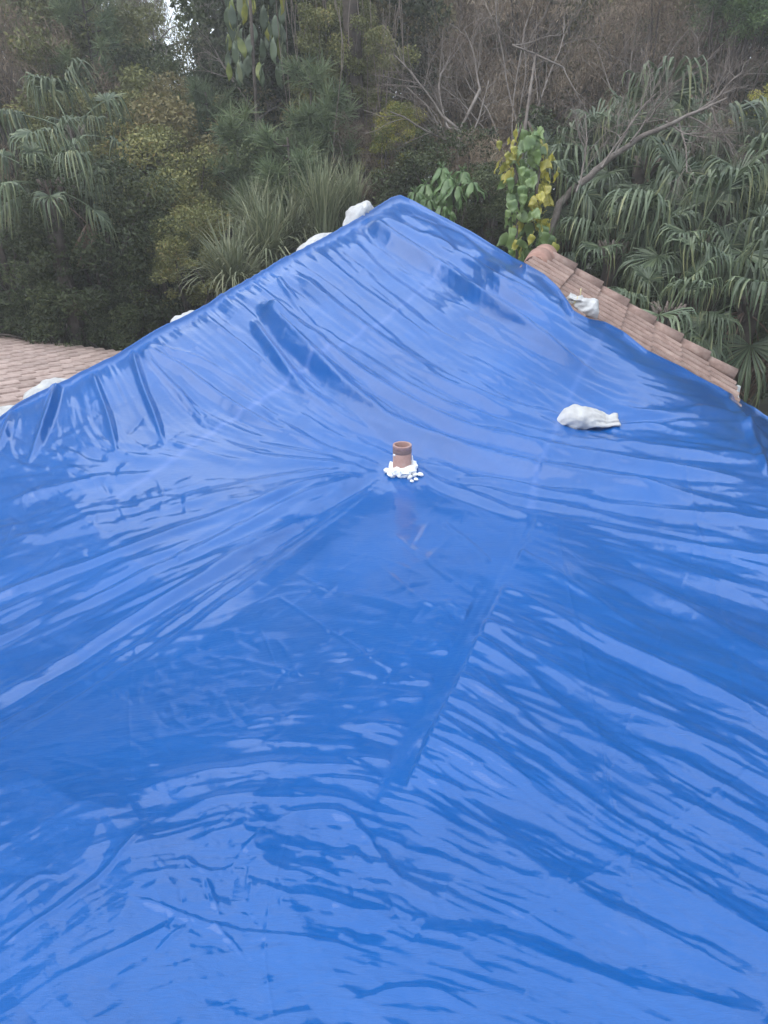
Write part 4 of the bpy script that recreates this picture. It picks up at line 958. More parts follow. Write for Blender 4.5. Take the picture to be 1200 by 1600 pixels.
# ---- the back rows, upper part of the picture
T = add_tree
T('wispy_tree', 40, 60, 23, 'wisp', G_WISP, 1.35, 'tall wispy grey green tree filling the upper left corner')
T('wispy_tree', 100, 110, 21, 'wisp', G_WISP, 1.05, 'feathery light green tree just right of the upper left corner tree')
T('vine_tree', 100, 175, 18.5, 'vine', G_MID, .9, 'vine smothered tree above the small left fan palm')
T('dry_tree', 10, 180, 17.5, 'dry', G_BROWN, 1.0, 'brownish twiggy tree at the left border above the small fan palm')
T('leafy_tree', 235, 260, 22, 'tall', G_MID, .85, 'bushy green tree standing under the bright sky gap')
T('dry_tree', 300, 240, 25, 'dry', G_BROWN, 1.0, 'thin brown twiggy tree directly below the sky gap')
T('leafy_tree', 205, -5, 27, 'tall', G_OLIVE, .5, 'thin far olive tree top left of the sky gap')
T('vine_tree', 345, 225, 19, 'vine', G_DARK, .8, 'dark vine mound left of the pine tufts')
T('leafy_tree', 480, 20, 20, 'tall', G_DARK, .85, 'tall dark tree right of the sky gap, behind the yellow tipped climber')
T('vine_tree', 500, 40, 16.5, 'vine', G_DARK, 1.05, 'big dark tree hung with vines, upper middle of the forest')
T('vine_tree', 590, 60, 18, 'vine', G_OLIVE, .9, 'olive and yellowish vine covered tree above the roof peak')
T('vine_tree', 540, 110, 14.6, 'vine', G_MID, .42, 'narrow vine curtain hiding the top of the thick dark trunk')
T('vine_tree', 545, 190, 15.5, 'vine', G_MID, .5, 'hanging curtain of vines above the highest sandbag')
T('leafy_tree', 690, -60, 24, 'tall', G_OLIVE, 1.2, 'tall olive tree behind the bare branches, right of the forest middle')
T('dry_tree', 700, 110, 20, 'dry', G_BROWN, 1.15, 'broad brown dry thicket tree behind the bare branches')
T('dry_tree', 830, 60, 18, 'dry', G_BROWN, 1.0, 'brown grey twiggy tree above the yellow leaved climber')
T('vine_tree', 790, 40, 21, 'vine', G_OLIVE, 1.1, 'olive tree hung with dead vines behind the brown twiggy trees')
T('vine_tree', 930, 70, 19, 'vine', G_MID, 1.0, 'mixed green and brown tree above the leaning dead trunk')
T('dry_tree', 1010, 130, 16.5, 'dry', G_BROWN, .8, 'brown dry crown just above the tip of the leaning dead trunk')
T('leafy_tree', 1060, 0, 24, 'tall', G_MID, 1.2, 'tall mid green tree near the upper right corner')
T('leafy_tree', 1170, -20, 15, 'oak', G_BIG, .42, 'bright green crown right in the upper right corner')
T('leafy_tree', 1150, 110, 18, 'oak', G_DARK, .9, 'dark tree under the bright green crown at the right border')
T('dry_tree', 1110, 120, 20, 'dry', G_BROWN, 1.0, 'dull brown green tree left of the dark tree at the right border')
T('leafy_tree', -60, 250, 19, 'tall', G_DARK, .8, 'dark tree cut by the left border of the picture')
T('leafy_tree', 1290, 200, 19, 'tall', G_DARK, 1.0, 'dark tree just outside the right border behind the palms')
T('leafy_tree', 880, -120, 26, 'tall', G_DARK, 1.2, 'very tall dark tree behind the twiggy trees right of the middle')
T('vine_tree', 480, -160, 25, 'vine', G_DARK, 1.5, 'very tall dark tree rising beyond the upper frame over the roof peak')
# ---- middle row
T('bushy_tree', 190, 260, 16.5, 'oak', G_MID, .75, 'rounded leafy tree right of the small left fan palm', zs=.9)
T('bushy_tree', 330, 270, 17, 'oak', G_OLIVE, .7, 'olive leafy tree behind the pine tufts')
T('bushy_tree', 430, 240, 17.5, 'oak', G_DARK, .75, 'dark green leafy tree between pine tufts and vine hung tree')
T('bush', 280, 330, 14.5, 'bush', G_MID, .85, 'green bush with reddish leaves left of the pale grass clump', 'bush')
T('bush', 300, 420, 13.2, 'bush', G_MID, .6, 'light green small leaved bush touching the left side of the grass clump', 'bush')
T('shade_tree', 170, 420, 13.5, 'bush', G_DARK, 1.05, 'big dark glossy leaved tree above the pink tiled slope')
T('shade_tree', 245, 440, 13.8, 'bush', G_DARK, .75, 'dark bush in deep shade right behind the left hip', 'bush')
T('shade_tree', 20, 420, 14.5, 'bush', G_DARK, 1.0, 'dark shady tree at the left border over the pink tiles')
T('shade_tree', 90, 500, 13.8, 'bush', G_DARK, .8, 'low dark bush right behind the scalloped eave of the pink tiles', 'bush')
T('shade_tree', 190, 520, 13.6, 'bush', G_DARK, .6, 'lowest dark bush where the pink tiles meet the tarp', 'bush')
T('bush', 460, 340, 15, 'bush', G_DARK, .9, 'dark bush behind the pale grass clump', 'bush')
T('bush', 570, 270, 14.5, 'dry', G_BROWN, .38, 'brown dry bush behind the highest sandbag', 'bush')
T('bush', 620, 230, 14, 'bush', G_YEL, .42, 'small bush with a few yellowing leaves above the roof peak', 'bush')
T('bush', 680, 330, 13.6, 'bush', G_DARK, .8, 'dark bush behind the broad leaved shrub right of the peak', 'bush')
T('bush', 780, 360, 12.8, 'bush', G_DARK, .6, 'dark bush at the foot of the yellow leaved climber', 'bush')
T('bush', 740, 300, 14, 'dry', G_BROWN, .45, 'dry brown vine tangle between the shrub and the yellow climber', 'bush')
T('shade_tree', 900, 330, 15.5, 'oak', G_DARK, .7, 'dark tree behind the palms, beside the yellow climber')
T('shade_tree', 1060, 400, 15.5, 'oak', G_DARK, .85, 'dark tree filling the gaps between the palms')
T('shade_tree', 1190, 480, 14.5, 'oak', G_DARK, .8, 'dark tree behind the lowest palm at the right border')
T('bush', 1195, 185, 13.5, 'bush', G_YEL, .33, 'yellow leaved bush at the right border above the palms', 'bush')
T('bush', 980, 500, 13, 'bush', G_DARK, .8, 'dark bush right behind the gable edge tiles', 'bush')

# ---- far wood: one mass, wide and tall, with the low stretch where the sky shows
rs = np.random.RandomState(77); n = 165000
azm = rs.uniform(-140, 140, n); dist = rs.uniform(28, 36, n); e_ = 23+4*np.sin(azm*.13)+3*np.sin(azm*.41+1)+2.2*np.sin(azm*1.1)
e_ = e_-27*np.exp(-((azm+14.9)/3.2)**2)-13*np.exp(-((azm+21.5)/1.3)**2)
el = -12+(e_+12)*rs.uniform(0, 1, n)**.9+rs.normal(0, .7, n)
Cw = np.stack([dist*np.sin(np.radians(azm)), dist*np.cos(np.radians(azm)), dist*np.tan(np.radians(el))+CAMZ], 1); Cw = Cw[Cw[:, 2] > 0]
V, q = leaves(Cw, .55, .30, rs, .3, .2); me = mesh_np('far_wood', V, q, False); with_tint(me, len(q), 4, rs)
fw = link('far_wood', me, G_DARK); tag(fw, 'far off dark wood closing the view behind the nearer trees', 'wood', kind='stuff')


# ---- thin haze volume added to lighten the forest, standing in for lens glare
hz, nn, ll, b = new_mat('haze_veil'); nn.remove(b); out = nn['Material Output']; pv = N(nn, 'ShaderNodeVolumePrincipled'); pv.inputs['Color'].default_value = (.96, .965, .97, 1)
pv.inputs['Density'].default_value = .0042; pv.inputs['Anisotropy'].default_value = 0.2; ll.new(pv.outputs[0], out.inputs['Volume'])
mb = MB(); mb.box((0, 0, 12.0), (250, 250, 27)); tag(link('haze', mb.mesh('haze', False), hz), kind='stuff')
# ------------------------------------------------------------------ palms
def frond_mesh(name, pet, R, nseg, droop, seed, dead=False, arc=125, el=0.):
    """petiole along +x then a folded fan of drooping ribbons; local z is up. droop is in metres at the tips"""
    rs_ = np.random.RandomState(seed); mb = MB(); tint = []
    s = np.linspace(0, 1, 7); sag = .22*pet
    P_ = np.stack([pet*s, 0*s, sag*(s-s*s*1.35)], 1); mb.tube(P_, np.linspace(.018, .008, 7), 4); tint += [.75]*mb.n
    hub = P_[-1]; tdir = nrmz(P_[-1]-P_[-2])
    side = np.array([0, 1., 0]); up_ = np.cross(tdir, side); up_ = up_ if up_[2] > 0 else -up_
    e = math.radians(el); down = np.array([-math.sin(e), 0, -math.cos(e)]); K = 8; t = np.linspace(0, 1, K)
    for i in range(nseg):
        a = math.radians(-arc+2*arc*(i+.5)/nseg+rs_.normal(0, 2.2)); L = R*(.62+.38*math.cos(a*.62))*rs_.uniform(.8, 1.15)
        d = tdir*math.cos(a)+side*math.sin(a)+up_*(.28*abs(math.sin(a))-.05)+rs_.normal(0, .03, 3); d = d/np.linalg.norm(d)
        dr = droop*rs_.uniform(.55, 1.35)
        straight = rs_.uniform(.38, .55) if not dead else .15
        tt = np.clip((t-straight)/(1-straight), 0, 1)
        # goes out along d, then bends over and hangs
        fwd = np.where(t < straight, t, straight+(1-straight)*(tt-.66*tt**1.7)*.8); dn = dr*tt**1.35
        p = hub+d*(L*fwd)[:, None]+down*dn[:, None]+(rs_.normal(0, .022, 3)*(tt*3)[:, None])
        w_ax = nrmz(np.cross(d, up_)); twist = rs_.normal(0, .5)
        w_ = R*math.radians(2*arc/nseg)*.5*np.minimum(t*1.0, .40)*np.clip(1.18-t**3, .18, 1)
        wa = nrmz(w_ax*math.cos(twist*.5)+up_*math.sin(twist*.5))
        fo = up_*(.004+.45*w_)[:, None]
        V = np.stack([p-wa*w_[:, None], p+fo*1.0, p+wa*w_[:, None]], 1).reshape(-1, 3)
        n0 = np.arange(K-1)*3; q = np.concatenate([np.stack([n0, n0+1, n0+4, n0+3], 1), np.stack([n0+1, n0+2, n0+5, n0+4], 1)])
        mb.add(V, q); tb = rs_.uniform(.2, .8); tint += list(np.repeat(np.clip(tb+.35*(t-.4), 0, 1), 3))
    me = mb.mesh(name, False); a_ = me.attributes.new('tint', 'FLOAT', 'POINT'); a_.data.foreach_set('value', np.array(tint, np.float32)); return me
ELS = (60, 30, 5, -20)                              # frond meshes made for the tilt they will hang at, so ribbons fall plumb
FR = [[frond_mesh('frond', .95, 1.1, 46, .52, 10+k*2+j, el=ELS[k]) for j in range(2)] for k in range(4)]
FRD = [frond_mesh('dead_frond', .9, 1.0, 26, .7, 30+k, True, 80) for k in range(2)]
FRS = [[frond_mesh('frond', .85, .66, 40, .50, 40+k, el=ELS[k])] for k in range(4)]
for g_ in FR+FRS:
    for me in g_: me.materials.append(G_PALM)
for me in FRD: me.materials.append(G_DEAD)
def palm(u, v, t, n, label, sc=1., small=False, ndead=4, seed=0, tr=.14, extra=()):
    rs_ = np.random.RandomState(seed+100); p = at(u, v, t)+UP; root = empty('fan_palm', (p[0], p[1], 0), label, 'palm', 'fan palms at the wood edge')
    mb = MB(); s = np.linspace(0, 1, 26); mb.tube(np.stack([.1*np.sin(s*3+seed), .08*np.sin(s*2), s*(p[2]+.1)], 1), tr*(1+.08*np.sin(s*60)), 10); link('trunk', mb.mesh('trunk'), BARK, root)
    mb = MB()
    for k in range(16): a = k*2.4; mb.tube([(0, 0, p[2]-.25+k*.02), (.16*math.cos(a), .16*math.sin(a), p[2]+.02+k*.01), (.24*math.cos(a), .24*math.sin(a), p[2]+.22)], [.035, .03, .012], 4)
    link('leaf_bases', mb.mesh('leaf_bases'), BARKT, root)
    L_ = FRS if small else FR
    for k in range(n):
        az = k*2.39996+rs_.normal(0, .12); q = (k+.5)/n; eld = 75-105*q+rs_.normal(0, 5); el = math.radians(eld); g_ = L_[int(np.argmin([abs(eld-x) for x in ELS]))]
        o = link('frond', g_[k % len(g_)], None, root, (.05*math.cos(az), .05*math.sin(az), p[2]+.12*(1-q)), (rs_.normal(0, .12), -el, az), sc*rs_.uniform(.72, 1.15))
    for (azd, eld, s2) in extra:
        link('frond', L_[0][0], None, root, (0, 0, p[2]), (0, -math.radians(eld), math.radians(azd)), s2*sc)
    for k in range(ndead):
        az = rs_.uniform(0, 6.28); o = link('dead_frond', FRD[k % 2], None, root, (0, 0, p[2]-.1), (0, math.radians(rs_.uniform(15, 60)), az), sc*rs_.uniform(.8, 1.1))
        o['label'] = 'dead brown frond hanging down'
    return root
palm(1010, 265, 13.2, 17, 'fan palm with long hanging ribbons behind the leaning dead trunk', 1.1, seed=1, ndead=2)
palm(1150, 300, 12.4, 15, 'fan palm at the right border, tallest of the group, arching leaves', 1.1, seed=2, ndead=2)
palm(1085, 385, 11.2, 15, 'fan palm with the brightest pale green leaves, in the middle of the right group', .95, seed=3, ndead=2)
palm(955, 400, 11.8, 14, 'fan palm leaning over the top of the gable edge tiles', .85, seed=4, ndead=1)
palm(1165, 475, 10.6, 16, 'lowest fan palm, brown dead leaves hanging under it at the eave corner', .95, seed=5, ndead=12)
palm(880, 290, 14.2, 16, 'dark fan palm half hidden right of the yellow leaved climber', .95, seed=6, ndead=1)
palm(1040, 500, 10.4, 12, 'small low fan palm just above the middle of the gable edge', .7, seed=7, ndead=0)
palm(80, 300, 12.4, 15, 'small fan palm with pale yellowish leaves at the left border', .9, True, seed=8, ndead=1)
palm(115, 215, 14.0, 11, 'faint fan palm up behind the small left fan palm', 1.0, True, seed=9, ndead=0)
palm(215, 235, 15.8, 10, 'half buried fan palm among leafy trees left of the pine tufts', .9, True, seed=10, ndead=0)

# ------------------------------------------------------------------ pale grass-like clumps behind the left hip
def blades_mesh(name, n, L, W, seed, spread=.9):
    rs_ = np.random.RandomState(seed); K = 7; t = np.linspace(0, 1, K); az = rs_.uniform(0, 6.28, n); lean = rs_.uniform(.05, 1, n)**.8*spread; Ls = L*rs_.uniform(.55, 1.1, n)
    b0 = np.stack([rs_.normal(0, .09, n), rs_.normal(0, .09, n), 0*az], 1); h = np.stack([np.cos(az), np.sin(az), 0*az], 1)
    ang = lean[:, None]*(.35+1.9*t[None]**1.4)                       # angle from vertical along the blade
    st = Ls[:, None]/(K-1); dx = np.cumsum(np.sin(ang)*st, 1)-np.sin(ang[:, :1])*st; dz = np.cumsum(np.cos(ang)*st, 1)-np.cos(ang[:, :1])*st
    P_ = b0[:, None]+h[:, None]*dx[..., None]+np.array([0, 0, 1.])*dz[..., None]
    sd = np.stack([-h[:, 1], h[:, 0], 0*az], 1); w_ = W*np.clip(1.05-t**2.2, .08, 1)
    V = np.stack([P_-sd[:, None]*w_[None, :, None]*.5, P_+sd[:, None]*w_[None, :, None]*.5], 2).reshape(-1, 3)
    i = (np.arange(n)[:, None]*K*2+np.arange(K-1)[None]*2).reshape(-1); me = mesh_np(name, V, np.stack([i, i+1, i+3, i+2], 1), False)
    a_ = me.attributes.new('tint', 'FLOAT', 'POINT'); tv = (rs_.uniform(0, .75, n)[:, None]+.25*t[None]); a_.data.foreach_set('value', np.repeat(tv.reshape(-1), 2).astype(np.float32)); return me
BL = [blades_mesh('blades', 300, 1.35, .032, 50+k, 1.15) for k in range(3)]
BU = blades_mesh('blades', 240, 1.5, .024, 60, .5)
for k, (u, v, t, me, sc, lab) in enumerate([
    (365, 455, 11.5, BL[0], .95, 'pale grassy clump with arching blades, lowest left one behind the hip'),
    (420, 420, 12.4, BL[1], 1.1, 'pale arching grassy clump, second from the left behind the hip'),
    (455, 385, 12.8, BL[2], .95, 'grey green arching clump in the middle of the grassy row'),
    (505, 372, 12.6, BU, 1.0, 'tall upright grassy clump right behind the long sandbag'),
    (400, 362, 13.4, BL[0], .85, 'arching clump in the back, over the left half of the grassy row'),
    (548, 350, 12.9, BU, .8, 'upright grassy clump closest to the roof peak')]):
    p = at(u, v, t)+UP; root = empty('grass_clump', (p[0], p[1], 0), lab, 'grass clump', 'pale grassy clumps behind the left hip', (0, 0, k*1.3))
    if not me.materials: me.materials.append(G_PALE)
    link('blades', me, None, root, (0, 0, p[2]-.1), None, sc)
    mb = MB()
    for j in range(7): mb.tube([(.1*math.cos(j), .1*math.sin(j), 0), (.07*math.cos(j+1), .07*math.sin(j+1), p[2]*.5), (.05*math.cos(j*2), .05*math.sin(j*2), p[2])], [.03, .025, .02], 5)
    link('stems', mb.mesh('stems'), BARK, root)

# ------------------------------------------------------------------ young pines with soft needle tufts
def needles_mesh(name, tufts, rs_, nn_=70, L=.34, W=.008):
    Vs = []
    for (c, d) in tufts:
        dd = nrmz(rs_.normal(size=(nn_, 3))*.75+d*1.1); Ls = L*rs_.uniform(.6, 1.15, nn_)[:, None]; st = c+d*rs_.uniform(-.22, .1, nn_)[:, None]
        sd = nrmz(np.cross(dd, rs_.normal(size=(nn_, 3)))); e = st+dd*Ls+np.array([0, 0, -.05])
        Vs.append(np.stack([st-sd*W, st+sd*W, e+sd*W*.5, e-sd*W*.5], 1))
    V = np.concatenate(Vs).reshape(-1, 3); me = mesh_np(name, V, np.arange(len(V)).reshape(-1, 4), False)
    with_tint(me, len(V)//4, 4, rs_, np.repeat(rs_.uniform(.2, .8, len(tufts)), nn_)); return me
def pine(u, v, t, r, h, n, label, seed):
    rs_ = np.random.RandomState(seed); p = at(u, v, t)+UP; root = empty('young_pine', (p[0], p[1], 0), label, 'pine', 'young pines above the grassy clumps'); top = p[2]+h*.5
    tufts = []; mb = MB(); s = np.linspace(0, 1, 8); mb.tube(np.stack([.05*np.sin(s*4), .05*np.cos(s*5), s*top], 1), np.linspace(.1, .02, 8), 6)
    for k in range(n):
        z = p[2]+h*(rs_.uniform(-.5, .5)); az = rs_.uniform(0, 6.28); rr = r*(1-.5*(z-p[2]+h/2)/h)*rs_.uniform(.4, 1); c = np.array([rr*math.cos(az), rr*math.sin(az), z+.15*rr])
        b0 = np.array([0, 0, z-.25*rr]); m_ = (b0+c)/2+np.array([0, 0, -.08]); mb.tube([b0, m_, c], [.022, .015, .008], 4); d = nrmz(c-m_+np.array([0, 0, .25])); tufts.append((c, d))
        for j in range(2):
            q = b0+(c-b0)*rs_.uniform(.5, .9)+rs_.normal(0, .12, 3); tufts.append((q, nrmz(d+rs_.normal(0, .5, 3))))
    link('needles', needles_mesh('needles', tufts, rs_), G_PINE, root); link('trunk', mb.mesh('trunk'), BARK, root)
pine(490, 205, 14.2, 1.0, 1.9, 26, 'young pine with soft bluish tufts, right one, below the vine hung tree', 1)
pine(375, 260, 14.6, .9, 1.8, 24, 'young pine with dark dense tufts in the middle, over the grassy clumps', 2)
pine(330, 215, 15.8, .8, 1.7, 18, 'young pine farther back on the left of the tuft group', 3)
pine(455, 270, 14.0, .8, 1.2, 18, 'short young pine right above the grassy clumps', 4)
pine(135, 30, 17, 1.2, 2.2, 22, 'feathery light green pine top high in the upper left', 5)

# ------------------------------------------------------------------ bare twiggy trees
def twig_tree(name_, root_pt, dirs, L0, depth_, seed, r0, wander=.5, grav=.0, kids=(3, 5), k=3, decay=.62):
    rs_ = np.random.RandomState(seed); br = MB(); tw = MB()
    def grow(p, d, L, r, lev):
        n = 7 if lev < 2 else 5; pts = [p]
        for i in range(n-1): d = nrmz(d+rs_.normal(0, wander*.28, 3)+np.array([0, 0, -grav*(lev > 1)*.12])); pts.append(pts[-1]+d*L/(n-1))
        pts = np.array(pts); (br if lev < 2 else tw).tube(pts, np.linspace(r, r*.55, n), 6 if lev == 0 else (4 if lev == 1 else 3), False)
        if lev >= depth_: return
        for c in range(rs_.randint(kids[0], kids[1]+1)+(lev == 0)*2):
            f = rs_.uniform(.2, 1); i = min(n-2, int(f*(n-1))); q = pts[i]+(pts[i+1]-pts[i])*(f*(n-1)-i); dd = nrmz(pts[i+1]-pts[i]); pr = nrmz(np.cross(dd, rs_.normal(size=3)))
            a = rs_.uniform(.35, 1.05); grow(q, nrmz(dd*math.cos(a)+pr*math.sin(a)+np.array([0, 0, .1])), L*decay*rs_.uniform(.6, 1.15), r*(1-.45*f)*.5, lev+1)
    for (p, d, L, r) in dirs: grow(np.array(p, float), nrmz(np.array(d, float)), L, r, 0)
    return br, tw
def px_limbs(lst, t, r0):                              # limbs given by two picture points and depths
    out = []
    for (u0, v0, u1, v1, dt) in lst:
        a = at(u0, v0, t)+UP; b_ = at(u1, v1, t+dt)+UP; out.append((a, b_-a, np.linalg.norm(b_-a), r0*.72))
    return out
def bare(label, t, limbs, foot, r0, seed, depth_=4, mat=BARKG, twm=BARKT, kids=(4, 6), grav=0., tr=.12, decay=.62, group='bare twiggy trees'):
    L_ = px_limbs(limbs, t, r0); f = at(foot[0], foot[1], t)+UP; fx = np.array([f[0], f[1], 0.])
    for i, l in enumerate(L_): L_[i] = (l[0]-fx, l[1], l[2], l[3])
    br, tw = twig_tree('', None, L_, 1, depth_, seed, r0, kids=kids, grav=grav, decay=decay)
    root = empty('bare_tree', fx, label, 'tree', group)
    st = np.mean([l[0] for l in L_], 0); s = np.linspace(0, 1, 9)[:, None]; trk = np.array([0, 0, -.1])*(1-s)+st*s+.12*np.sin(s*6+np.array([0, 1, 0]))*(s*(1-s))*4
    mb = MB(); mb.tube(trk, np.linspace(tr, r0*1.1, 9), 7)
    for l in L_: mb.tube([trk[-1], (trk[-1]+l[0])/2, l[0]], [r0*1.1, r0*1.05, r0], 6)
    link('trunk', mb.mesh('trunk'), mat, root); link('branches', br.mesh('branches'), mat, root); tag(link('twigs', tw.mesh('twigs'), twm, root), kind='stuff'); return root
bare('bare grey tree with pale limbs spreading left over the roof peak', 13.4, [(724, 235, 606, 180, -.5), (724, 235, 660, 120, .3), (700, 200, 640, 60, .4), (750, 140, 724, 50, 0), (724, 235, 760, 130, .2), (690, 180, 602, 90, -.2)], (735, 420), .028, 3, 4)
bare('bare brown twiggy tree with dense fine twigs above the yellow leaved climber', 14.5, [(790, 250, 740, 60, .3), (800, 230, 830, 20, .4), (800, 220, 870, 90, -.2), (780, 230, 700, 110, -.3), (810, 200, 780, -30, 0), (830, 200, 900, 30, .3)], (800, 420), .024, 4, 4)
bare('bare grey branch with a drooping hooked end right of the yellow leaved climber', 13.0, [(800, 70, 880, 105, 0), (880, 105, 903, 190, 0), (830, 80, 860, 160, .2)], (790, 400), .016, 5, 3, kids=(2, 4), grav=.6)
bare('bare twiggy tree among brown crowns toward the upper right', 15.0, [(960, 240, 1000, 100, .2), (960, 240, 930, 80, .2), (970, 220, 1080, 110, -.3), (985, 180, 1050, 40, .3)], (960, 420), .02, 6, 4)
bare('spindly grey tree with one curved white limb near the right border', 15.2, [(1082, 120, 1130, 35, 0), (1082, 125, 1105, 60, 0), (1090, 160, 1180, 120, .2), (1085, 165, 1200, 60, .3)], (1080, 380), .018, 7, 3)
bare('bare pale branches sticking out at the left border above the small palm', 16.5, [(60, 190, 0, 140, 0), (62, 192, 30, 130, 0), (65, 195, 100, 120, .2), (105, 190, 55, 160, .2)], (70, 420), .022, 8, 4)
bare('thin bare tree standing in front of the sky gap', 21, [(240, 60, 235, -20, 0), (240, 80, 270, 10, .4), (238, 90, 200, 20, .2), (300, 60, 310, -30, .2), (280, 80, 330, 10, .1)], (250, 420), .03, 9, 4)
bare('bare grey twiggy crown beside the dark trunk in the middle', 15.2, [(600, 220, 575, 90, 0), (600, 220, 625, 60, .2), (600, 210, 560, 130, .1)], (600, 420), .02, 10, 4, twm=BARKT)
bare('dry crooked branches above the pine tufts', 15.8, [(412, 180, 435, 160, 0), (425, 245, 455, 215, 0), (380, 150, 330, 90, .3), (400, 170, 410, 90, .2)], (405, 430), .03, 12, 3, mat=BARKG)
# the leaning dead trunk in front of the palms
p0 = at(868, 322, 11.6)+UP; p1_ = at(985, 222, 11.3)+UP; p2_ = at(1075, 182, 11.1)+UP; p3_ = at(1140, 150, 11.0)+UP; ft = at(820, 420, 11.9)+UP; ft = np.array([ft[0], ft[1], 0.])
root = empty('leaning_tree', ft, 'leaning dead tree with a thick mottled grey trunk crossing in front of the palms', 'tree')
mb = MB(); ctl = np.array([[0, 0, -.1], (p0-ft)*.5+np.array([-.15, 0, 0]), p0-ft, (p0+p1_)/2-ft+np.array([0, 0, .03]), p1_-ft, p2_-ft, p3_-ft]); s = np.linspace(0, 6, 40)
pt = np.stack([np.interp(s, range(7), ctl[:, i]) for i in range(3)], 1)
for _ in range(4): pt[1:-1] = (pt[:-2]+2*pt[1:-1]+pt[2:])/4
mb.tube(pt+np.random.RandomState(2).normal(0, .012, pt.shape), np.interp(s, [0, 2, 4, 5, 6], [.10, .06, .04, .026, .01]), 8); link('trunk', mb.mesh('trunk'), BARKG, root)
dl = []
for (u0, v0, u1, v1, dt) in [(985, 222, 1045, 160, .2), (1010, 190, 1052, 165, -.2), (1040, 190, 1110, 215, -.2), (1075, 182, 1130, 130, .1), (940, 262, 990, 150, .2), (960, 240, 1018, 165, .3), (1075, 182, 1150, 190, -.2), (1100, 170, 1160, 120, .2), (1060, 185, 1090, 290, -.3), (1110, 165, 1140, 240, -.2), (900, 300, 960, 200, .2)]:
    a = at(u0, v0, 11.2)+UP; b_ = at(u1, v1, 11.2+dt)+UP; dl.append((a-ft, b_-a, np.linalg.norm(b_-a), .016))
br, tw = twig_tree('', None, dl, 1, 3, 21, .016, kids=(5, 8), grav=.3); link('branches', br.mesh('branches'), BARKG, root); tag(link('twigs', tw.mesh('twigs'), BARKT, root), kind='stuff')
# dark big trunk in the middle with hanging vines
f = at(546, 300, 15.2)+UP; root = empty('dark_trunk_tree', (f[0], f[1], 0), 'thick dark trunk of a vine hung tree right above the highest sandbag', 'tree'); mb = MB(); s = np.linspace(0, 1, 14)
mb.tube(np.stack([.25*np.sin(s*3)-.1, .1*np.sin(s*5), s*11], 1), .24-.10*s, 10); link('trunk', mb.mesh('trunk'), BARK, root)
mb = MB(); rs = np.random.RandomState(4)
for k in range(60):
    a = rs.uniform(0, 6.28); z1 = rs.uniform(6, 11); L = rs.uniform(1.2, 3.5); r_1 = rs.uniform(.25, 1.3); x, y = r_1*math.cos(a), r_1*math.sin(a); s = np.linspace(0, 1, 6)
    mb.tube(np.stack([x+.1*np.sin(s*4+k), y+.08*np.sin(s*5), z1-L*s], 1), .008, 3, False)
link('vines', mb.mesh('vines'), BARKT, root)

# ------------------------------------------------------------------ broad leaves
def big_leaf(name, L, W, kind, seed):
    """one leaf: base at the origin, blade along +x, folded along the midrib, tip drooping, edge optionally notched"""
    rs_ = np.random.RandomState(seed); n = 9; s = np.linspace(0, 1, n); w = np.interp(s, [0, .12, .3, .55, .8, 1], [.10, .75, 1, .85, .45, .02] if kind == 'heart' else [.05, .35, .75, 1, .7, .03])*W*.5
    if kind == 'split': w = w*(1-.5*(np.arange(n) % 2))
    z = -.38*L*s**2+.02*np.sin(s*9); x = L*(s-.12*s**2); V = []
    for i in range(n):
        for sd in (-1, -.5, 0, .5, 1): V.append((x[i]-abs(sd)*.06*L*(kind == 'heart'), sd*w[i]*(1+rs_.normal(0, .04)), z[i]+abs(sd)*w[i]*.35*(1-.4*abs(sd))-.02*(sd*sd)+rs_.normal(0, .004)))
    idx_ = np.arange(n*5).reshape(n, 5); q = np.stack([idx_[:-1, :-1], idx_[:-1, 1:], idx_[1:, 1:], idx_[1:, :-1]], -1).reshape(-1, 4); mb = MB(); mb.add(V, q)
    mb.tube(np.array([[-.35*L, 0, .08*L], [-.15*L, 0, .05*L], [0, 0, 0]]), .006, 4, False); me = mb.mesh(name, True)
    a_ = me.attributes.new('tint', 'FLOAT', 'POINT'); a_.data.foreach_set('value', rs_.uniform(.2, .9)*np.ones(len(me.vertices), np.float32)); return me
# yellow leaved climber: leaf positions follow two hanging columns
PL = [big_leaf('leaf', .26, .17, 'heart', k) for k in range(3)]
f = at(835, 420, 11.3)+UP; root = empty('climber', (f[0], f[1], 0), 'tall climber of big drooping green and yellow leaves beside the ridge end', 'climber')
mb = MB(); rs = np.random.RandomState(14)
stems = [[(838, 470), (846, 380), (838, 300), (848, 240), (825, 190)], [(812, 470), (806, 380), (812, 300), (800, 240), (815, 196)]]
for st in stems:
    pts = np.array([at(u, v, 11.3)+UP-np.array([f[0], f[1], 0]) for u, v in st]); pts = np.vstack([[pts[0][0], pts[0][1], 0], pts]); mb.tube(pts, .022, 6)
link('stem', mb.mesh('stem'), BARK, root)
n_l = 0
for k in range(200):
    st = np.array(stems[k % 2], float); v = rs.uniform(200, 400); u = np.interp(v, st[::-1, 1], st[::-1, 0])+rs.normal(0, 11)
    if v < 235 and u > 850: u -= 20
    yel = (k % 2 == 0 and 235 < v < 350 and u > 838) or (v < 270 and u < 808) or rs.rand() < .14
    p = at(u, v, 11.3+rs.uniform(-.35, .25))+UP-np.array([f[0], f[1], 0]); az = -PI/2+rs.normal(0, 1.1); pitch = rs.uniform(.35, 1.25)
    o = link('leaf', PL[k % 3], G_BIG, root, p, (rs.normal(0, .8), pitch, az), rs.uniform(.6, 1.15)*(.8 if yel else 1.05))
    if yel: o.material_slots[0].link = 'OBJECT'; o.material_slots[0].material = G_YEL; o['label'] = 'yellow leaf'
